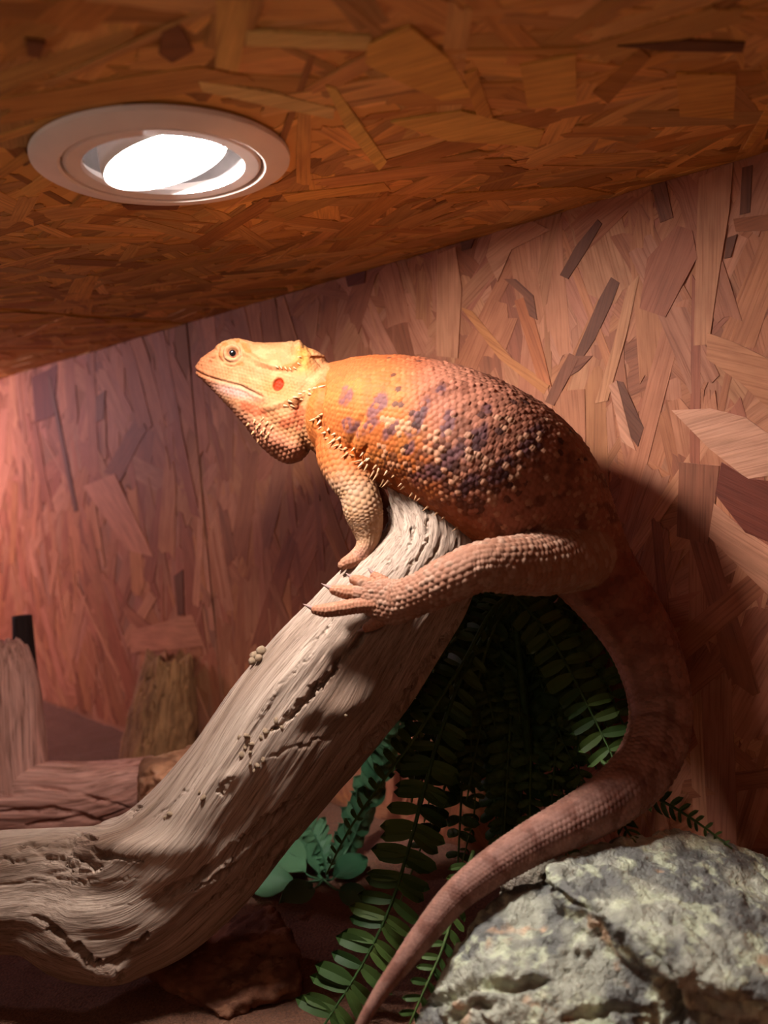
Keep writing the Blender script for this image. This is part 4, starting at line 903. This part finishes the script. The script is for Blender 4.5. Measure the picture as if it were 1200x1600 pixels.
# ------------------------------------------------------------------ old log, stump, dark stub
LC = (lin(200, 150, 136), lin(146, 98, 84), lin(56, 36, 30))
me, _ = log_mesh('log_trunk', [(-190, 1252, .585, 66, .034), (-60, 1247, .598, 61, .033), (40, 1247, .607, 59, .032), (120, 1248, .613, 57, .031), (190, 1234, .620, 50, .028), (235, 1222, .628, 40, .022)], 240, 200, .004, .0011, (14, 220), 1.0,
               [([(0, 1240), (60, 1228), (120, 1240), (200, 1262)], 5, .003), ([(0, 1270), (80, 1262), (150, 1280)], 5, .003), ([(40, 1290), (120, 1278), (200, 1290)], 4, .003)], (), LC, 11.0, .008)
log = empty('fallen_log', tuple(P(40, 1300, .607))); log.location.z = 0; tag(log, 'weathered reddish log with an upright fork lying behind the driftwood branch', 'log')
o = link('trunk', me, MAT['bark']); keep_parent(o, log)
me, _ = log_mesh('log_fork', [(22, 1240, .605, 50, .028), (16, 1180, .607, 48, .026), (14, 1120, .61, 46, .025), (12, 1060, .612, 42, .023), (10, 1020, .614, 34, .019), (9, 1004, .615, 20, .011)], 160, 140, .004, .0005, (24, 220), .6, (), (), LC, 14.0, .004)
o = link('fork', me, MAT['bark']); keep_parent(o, log)
me, _ = log_mesh('bark_stump', [(246, 1205, .722, 60, .036), (248, 1170, .722, 54, .033), (254, 1120, .722, 48, .029), (260, 1070, .722, 42, .026), (263, 1040, .722, 37, .023), (264, 1030, .722, 33, .020)], 150, 140, .004, .0016, (40, 160), .3, (), (), (lin(168, 122, 82), lin(110, 76, 54), lin(54, 36, 28)), 21.0, .008)
o = link('bark_stump', me, MAT['bark']); tag(o, 'mottled brown upright stump standing behind the driftwood branch', 'stump')
me, _ = log_mesh('dark_stub', [(60, 1220, .70, 18, .010), (46, 1100, .70, 17, .0095), (38, 1020, .70, 16, .009), (34, 962, .70, 15, .0085)], 80, 60, .0008, .0004, (20, 200), .2, (), (), (lin(58, 40, 38), lin(36, 26, 26), lin(18, 14, 14)), 25.0)
o = link('dark_stub', me, MAT['bark']); tag(o, 'blackish square-ended stick standing behind the forked log', 'stick')

# ------------------------------------------------------------------ crumbs on the branch
def lump(name, sd, boxy):
    bm = bmesh.new(); bmesh.ops.create_icosphere(bm, subdivisions=2, radius=1); V_ = np.array([v.co for v in bm.verts]); nz_ = fbm(V_*1.1+sd, 2)
    for v, k in zip(bm.verts, nz_):
        c = v.co.copy()
        if boxy: m_ = max(abs(c.x), abs(c.y), abs(c.z)); c = c*.45 + c/m_*.5
        v.co = c*(1+.22*k)
    me_ = bpy.data.meshes.new(name); bm.to_mesh(me_); bm.free(); me_.materials.append(MAT['crumb']); me_.polygons.foreach_set('use_smooth', [True]*len(me_.polygons)); return me_
lumps = [lump('crumb', 3.*k, k % 2) for k in range(4)]; rng.seed(9)
for k, (a, b, s_) in enumerate([(408, 1017, .0026), (399, 1024, .0024), (394, 1033, .0019), (404, 1028, .0018)]):
    h, nn = hit(bvh_branch, a+4, b+4)
    if h is None: h, nn = hit(bvh_branch, a+10, b+10)
    o = link('crumb', lumps[(2*k+1) % 4]); o.location = Vector(P(a, b, float((np.array(h)-EYE) @ FWD))); o.scale = (s_, s_, s_); o.rotation_euler = (rng.uniform(0, 3), rng.uniform(0, 3), rng.uniform(0, 3))
    tag(o, 'pale dried pellet in the clump on the upper edge of the driftwood branch', 'pellet', 'pellet clump on the branch edge')
for (a, b) in [(432, 1127), (425, 1140), (416, 1143), (441, 1137), (408, 1152), (394, 1163), (384, 1168), (378, 1180), (391, 1176), (402, 1196), (391, 1194), (412, 1188), (374, 1152), (386, 1150), (312, 1238), (318, 1246), (258, 1278), (266, 1272), (541, 1118), (397, 1204)]:
    h, nn = hit(bvh_branch, a, b)
    if h is None: continue
    s_ = rng.uniform(.0007, .0014); o = link('crumb', lumps[rng.randrange(4)]); o.location = h+nn*s_*.2; o.scale = (s_*1.4, s_, s_); o.rotation_euler = (rng.uniform(0, 3), rng.uniform(0, 3), rng.uniform(0, 3))
    tag(o, 'tiny pale crumb stuck in the grain of the driftwood branch', 'crumb', 'crumbs on the driftwood')

# ------------------------------------------------------------------ ferns and leaves
def leaflet(name, w=.30, droop=.25, fold=.12, tip=.6, k=6):
    """unit-length leaflet along +x, width along y, thin solid"""
    V_ = []; F_ = []
    for lay in (0, 1):
        for i in range(k+1):
            t = i/k; ww = w*.5*(min(1, .45+2.2*t) if t < .25 else 1)*math.sqrt(max(0, 1-max(0, (t-tip)/(1-tip))**2.2))+.004
            for s_ in (-1, 0, 1): V_.append((t*(1-.08*t), s_*ww + .04*t*t, -droop*t*t + fold*abs(s_)*w*(.4+t) - (.014 if lay else 0)))
    m_ = (k+1)*3
    for i in range(k):
        for j in (0, 1):
            a = i*3+j; F_.append((a, a+3, a+4, a+1)); F_.append((m_+a, m_+a+1, m_+a+4, m_+a+3))
        F_.append((i*3, m_+i*3, m_+i*3+3, i*3+3)); F_.append((i*3+2, i*3+5, m_+i*3+5, m_+i*3+2))
    F_.append((0, 1, m_+1, m_)); F_.append((1, 2, m_+2, m_+1)); F_.append((k*3, m_+k*3, m_+k*3+1, k*3+1)); F_.append((k*3+1, m_+k*3+1, m_+k*3+2, k*3+2))
    return fixnorm(mesh_np(name, V_, F_))
LEAVES = [leaflet('leaflet', .34, .12, .18), leaflet('leaflet', .36, .3, .25), leaflet('leaflet', .32, .45, .3)]
LEAVES_C = [leaflet('leaflet', .36, .3, .25), leaflet('leaflet', .34, .12, .2)]
for l_ in LEAVES_C: l_.materials.append(MAT['fern'])
LEAVES_B = [leaflet('leaflet', .42, .25, .3), leaflet('leaflet', .45, .4, .2)]
for l_ in LEAVES: l_.materials.append(MAT['fern'])
for l_ in LEAVES_B: l_.materials.append(MAT['leaf'])
def tube(name, C_, r0, r1, n_=8):
    C_ = np.asarray(C_); T_ = np.gradient(C_, axis=0); T_ /= np.linalg.norm(T_, axis=1)[:, None]; V_ = []; F_ = []; k = len(C_)
    a = np.cross(T_[0], [.3, .5, .8]); a /= np.linalg.norm(a)
    for i in range(k):
        a = a-T_[i]*(a @ T_[i]); a /= np.linalg.norm(a); b = np.cross(T_[i], a); r_ = r0+(r1-r0)*i/(k-1)
        for j in range(n_): t = 2*math.pi*j/n_; V_.append(C_[i]+r_*(math.cos(t)*a+math.sin(t)*b))
    F_ = [(i*n_+j, i*n_+(j+1) % n_, (i+1)*n_+(j+1) % n_, (i+1)*n_+j) for i in range(k-1) for j in range(n_)] + [tuple(range(n_-1, -1, -1)), tuple((k-1)*n_+j for j in range(n_))]
    return mesh_np(name, V_, F_)
def frond(plant, rows, leaf_len, n_pair, nrm_mix, leaves, mat, sides=(-1, 1), sweep=.35, prof_=(.55, 1, .25), start=.05, stem=.0011, rnd=.12, wfac=1.0):
    """rachis through (px, py, depth); nrm_mix turns the leaf plane about the rachis"""
    S, q = catmull(np.array([P(*r_) for r_ in rows]), 60); T_ = np.gradient(S, axis=0); T_ /= np.linalg.norm(T_, axis=1)[:, None]
    f_ = link('frond', tube('rachis', S, stem, stem*.35), mat); keep_parent(f_, plant)
    for i in range(n_pair):
        t = start+(1-start)*(i/(n_pair-.3)); k = min(59, int(t*59)); c = S[k]; T0 = T_[k]
        vw = (EYE-c)/np.linalg.norm(EYE-c); N0 = vw-T0*(T0 @ vw); N0 /= np.linalg.norm(N0); B0 = np.cross(N0, T0)
        N1 = N0*math.cos(nrm_mix)+B0*math.sin(nrm_mix); B1 = np.cross(N1, T0)
        ll = leaf_len*np.interp(t, [0, .45, 1], prof_)
        for sd in sides:
            X = B1*sd*math.cos(sweep)+T0*math.sin(sweep)+N1*rng.uniform(-.12, .12)+T0*rng.uniform(-rnd, rnd); X /= np.linalg.norm(X)
            Zv = N1+B1*rng.uniform(-rnd, rnd)+T0*rng.uniform(-rnd*2, rnd*2); Zv -= X*(X @ Zv); Zv /= np.linalg.norm(Zv); Yv = np.cross(Zv, X)
            o = link('leaflet', leaves[rng.randrange(len(leaves))]); l_ = ll*rng.uniform(.88, 1.08)
            mw = Matrix(((X[0]*l_, Yv[0]*l_*wfac, Zv[0]*l_, c[0]), (X[1]*l_, Yv[1]*l_*wfac, Zv[1]*l_, c[1]), (X[2]*l_, Yv[2]*l_*wfac, Zv[2]*l_, c[2]), (0, 0, 0, 1)))
            o.parent = f_; o.matrix_parent_inverse = Matrix.Identity(4); o.matrix_basis = mw
    return f_
rng.seed(21)
crown = P(800, 925, .447); fern = empty('artificial_fern', (crown[0], crown[1], 0)); tag(fern, 'dark green artificial fern with many fronds behind the driftwood and the tail', 'fern')
st = link('stem', tube('stem', catmull(np.array([[crown[0], crown[1], -.003], [crown[0]+.004, crown[1], .09], list(crown)]), 16)[0], .003, .002), MAT['fern']); keep_parent(st, fern)
cr = (800, 925, .447)
frond(fern, [cr, (730, 1040, .43), (690, 1140, .415), (664, 1230, .405), (640, 1320, .393), (612, 1410, .388), (570, 1500, .378), (500, 1612, .362)], .0215, 30, .1, LEAVES, MAT['fern'], start=.2, stem=.0016, sweep=.25, prof_=(.5, .85, .9), wfac=.95)
frond(fern, [cr, (765, 960, .43), (728, 1028, .418), (692, 1085, .408), (650, 1150, .402), (592, 1230, .402), (546, 1296, .406), (510, 1366, .410)], .0155, 26, -.5, LEAVES_C, MAT['fern'], sides=(-1,), prof_=(.9, 1, .28), stem=.0013, sweep=-.1)
frond(fern, [cr, (765, 960, .43), (728, 1028, .4185), (692, 1085, .4085), (650, 1150, .4025), (592, 1230, .4025), (546, 1296, .4065), (510, 1366, .4105)], .0125, 20, 1.0, LEAVES_C, MAT['fern'], sides=(1,), prof_=(.9, 1, .28), stem=.001, sweep=.2)
frond(fern, [cr, (852, 985, .435), (886, 1040, .428), (922, 1110, .416), (956, 1180, .402), (985, 1244, .388)], .0185, 14, .15, LEAVES, MAT['fern'], prof_=(.8, 1, .75), sweep=.12)
frond(fern, [cr, (765, 1000, .447), (745, 1080, .452), (735, 1180, .452), (742, 1260, .447), (722, 1350, .432)], .014, 16, .7, LEAVES, MAT['fern'])
frond(fern, [cr, (792, 1060, .458), (800, 1160, .458), (815, 1260, .452), (800, 1330, .44)], .018, 15, .2, LEAVES, MAT['fern'])
frond(fern, [cr, (895, 958, .452), (955, 1030, .444), (985, 1100, .43)], .016, 12, .3, LEAVES, MAT['fern'])
frond(fern, [cr, (850, 1080, .455), (900, 1200, .44), (960, 1280, .42)], .017, 14, .3, LEAVES, MAT['fern'])
frond(fern, [cr, (700, 1010, .45), (672, 1070, .455), (650, 1150, .46), (640, 1230, .462)], .014, 13, .4, LEAVES, MAT['fern'])
sb_ = P(985, 1228, .39); sprig = empty('fern_sprig', tuple(sb_)); tag(sprig, 'small green fern sprig lying across the top of the slate rock', 'fern sprig')
frond(sprig, [(940, 1190, .40), (1000, 1232, .385), (1060, 1266, .366), (1102, 1294, .355), (1144, 1326, .345)], .0082, 15, -.2, LEAVES, MAT['fern'], start=.05, prof_=(1, 1, .3), sweep=.5)
sprig2 = empty('fern_sprig', tuple(P(962, 1265, .37))); tag(sprig2, 'bright green leaflet sprig poking out from under the tail onto the slate rock', 'fern sprig')
frond(sprig2, [(940, 1240, .385), (962, 1268, .368), (980, 1298, .352), (1003, 1330, .340)], .0085, 7, .1, LEAVES, MAT['fern'], start=.3, prof_=(1, 1, .45), sweep=.75, wfac=.8)
sprig3 = empty('fern_sprig', tuple(P(700, 1440, .36))); tag(sprig3, 'bluish green fern sprig hanging along the left foot of the slate rock', 'fern sprig')
frond(sprig3, [(740, 1330, .385), (716, 1400, .37), (692, 1480, .352), (655, 1565, .338), (620, 1650, .329)], .0095, 14, .3, LEAVES, MAT['fern'], start=.1, prof_=(1, 1, .8), sweep=.5)
def filler(plant, rows, leaf_len, n_pair, nrm_mix):
    S, q = catmull(np.array([P(*r_) for r_ in rows]), 50); T_ = np.gradient(S, axis=0); T_ /= np.linalg.norm(T_, axis=1)[:, None]
    f_ = link('frond', tube('rachis', S, .0011, .0005), MAT['fern']); keep_parent(f_, plant); Vs = []; Fs = []; o = 0; base_ = get_co(LEAVES[1]); fc = [tuple(p.vertices) for p in LEAVES[1].polygons]
    for i in range(n_pair):
        t = .06+.94*i/n_pair; k = int(t*49); c = S[k]; T0 = T_[k]; vw = (EYE-c)/np.linalg.norm(EYE-c); N0 = vw-T0*(T0 @ vw); N0 /= np.linalg.norm(N0); B0 = np.cross(N0, T0); a_ = nrm_mix+rng.uniform(-.3, .3)
        N1 = N0*math.cos(a_)+B0*math.sin(a_); B1 = np.cross(N1, T0); ll = leaf_len*np.interp(t, [0, .4, 1], [.6, 1, .4])*rng.uniform(.85, 1.1)
        for sd in (-1, 1):
            X = B1*sd*.94+T0*rng.uniform(.1, .45); X /= np.linalg.norm(X); Zv = N1-X*(X @ N1); Zv /= np.linalg.norm(Zv); Yv = np.cross(Zv, X)
            Vs.append(c+ll*(base_[:, :1]*X+base_[:, 1:2]*Yv*1.15+base_[:, 2:]*Zv)); Fs += [tuple(j+o for j in f) for f in fc]; o += len(base_)
    lv = link('leaflets', mesh_np('leaflets', np.vstack(Vs), Fs), MAT['fern'], f_); lv['kind'] = 'stuff'
for k in range(42):
    y1 = rng.uniform(1120, 1430); x1 = rng.uniform(650-.1*(y1-1120), 1010-.55*max(0, y1-1180)); x1 = max(560, x1); d1 = min(rng.uniform(.43, .47), Z0/.55 if y1 < 1300 else .44)
    wy = (WALL_Y-.012)/ray(x1, y1)[1]; fz = (Z0-.006)/-ray(x1, y1)[2]; d1 = min(d1, wy, fz)
    mx_ = (800+x1)/2+rng.uniform(-50, 50); my_ = 985+rng.uniform(-30, 90); m2x, m2y = (mx_+x1)/2, (my_+y1)/2
    dm = min(.463, (WALL_Y-.012)/ray(mx_, my_)[1]); dm2 = min((dm+d1)/2+.004, (WALL_Y-.010)/ray(m2x, m2y)[1])
    filler(fern, [cr, (mx_, my_, dm), (m2x, m2y, dm2), (x1, y1, d1)], rng.uniform(.016, .023), 17, rng.uniform(-.5, .7))
def broad(name):
    V_ = []; F_ = []; k = 8; n_ = 5
    for lay in (0, 1):
        for i in range(k+1):
            t = i/k; w_ = .34*math.sin(math.pi*min(1, t*.97+.02))**.8+.004
            for j in range(n_): s_ = (j/(n_-1)-.5)*2; V_.append((t, s_*w_, .10*abs(s_)**1.5-.35*t*t+.02*math.sin(9*t)*s_-(.012 if lay else 0)))
    m_ = (k+1)*n_
    for i in range(k):
        for j in range(n_-1):
            a = i*n_+j; F_ += [(a, a+n_, a+n_+1, a+1), (m_+a, m_+a+1, m_+a+n_+1, m_+a+n_)]
        a = i*n_; F_ += [(a, m_+a, m_+a+n_, a+n_), (a+n_-1, a+2*n_-1, m_+a+2*n_-1, m_+a+n_-1)]
    for j in range(n_-1): F_ += [(j, j+1, m_+j+1, m_+j), (k*n_+j, m_+k*n_+j, m_+k*n_+j+1, k*n_+j+1)]
    return fixnorm(mesh_np(name, V_, F_))
BL = broad('leaf'); BL.materials.append(MAT['leaf'])
pb = P(505, 1372, .508); plant = empty('leafy_plant', (pb[0], pb[1], 0)); tag(plant, 'bluish green broad-leaved plant on the floor between driftwood and fern', 'plant')
for (a, b, d_, c, e_, g_, ln_, wf_) in [(492, 1376, .51, 446, 1336, .525, .038, 1), (490, 1380, .505, 420, 1376, .500, .030, 1), (498, 1376, .51, 500, 1330, .528, .034, 1), (512, 1378, .508, 548, 1352, .515, .026, 1), (500, 1385, .50, 468, 1392, .485, .024, 1), (512, 1385, .50, 552, 1398, .485, .022, 1), (498, 1370, .515, 470, 1318, .535, .03, 1)]:
    A_ = P(a, b, d_); B_ = P(c, e_, g_); X = B_-A_; X /= np.linalg.norm(X); mid = B_-X*ln_*(.5 if wf_ == 1 else 1.0)
    s_ = link('stalk', tube('stalk', catmull(np.array([[pb[0], pb[1], -.002], list((A_+mid)/2), list(mid)]), 10)[0], .0009, .0006, 6), MAT['leaf']); keep_parent(s_, plant)
    Zv = np.array([0, 0, 1.])*.7+(EYE-B_)/np.linalg.norm(EYE-B_); Zv -= X*(X @ Zv); Zv /= np.linalg.norm(Zv); Yv = np.cross(Zv, X)
    o = link('leaf', BL); o.parent = plant; o.matrix_parent_inverse = Matrix.Translation(plant.location).inverted()
    o.matrix_basis = Matrix(((X[0]*ln_, Yv[0]*ln_*wf_, Zv[0]*ln_*min(1, wf_*1.3), mid[0]), (X[1]*ln_, Yv[1]*ln_*wf_, Zv[1]*ln_*min(1, wf_*1.3), mid[1]), (X[2]*ln_, Yv[2]*ln_*wf_, Zv[2]*ln_*min(1, wf_*1.3), mid[2]), (0, 0, 0, 1)))

frond(plant, [(520, 1368, .515), (560, 1290, .535), (600, 1190, .545), (640, 1090, .545)], .019, 20, -.9, LEAVES_B, MAT['leaf'], start=.08, prof_=(.8, 1.1, .9), sweep=.5, wfac=1.4)
frond(plant, [(512, 1372, .51), (500, 1320, .53), (470, 1270, .545), (450, 1240, .55)], .014, 12, .4, LEAVES_B, MAT['leaf'], start=.1, prof_=(.8, 1, .6), sweep=.5, wfac=1.1)
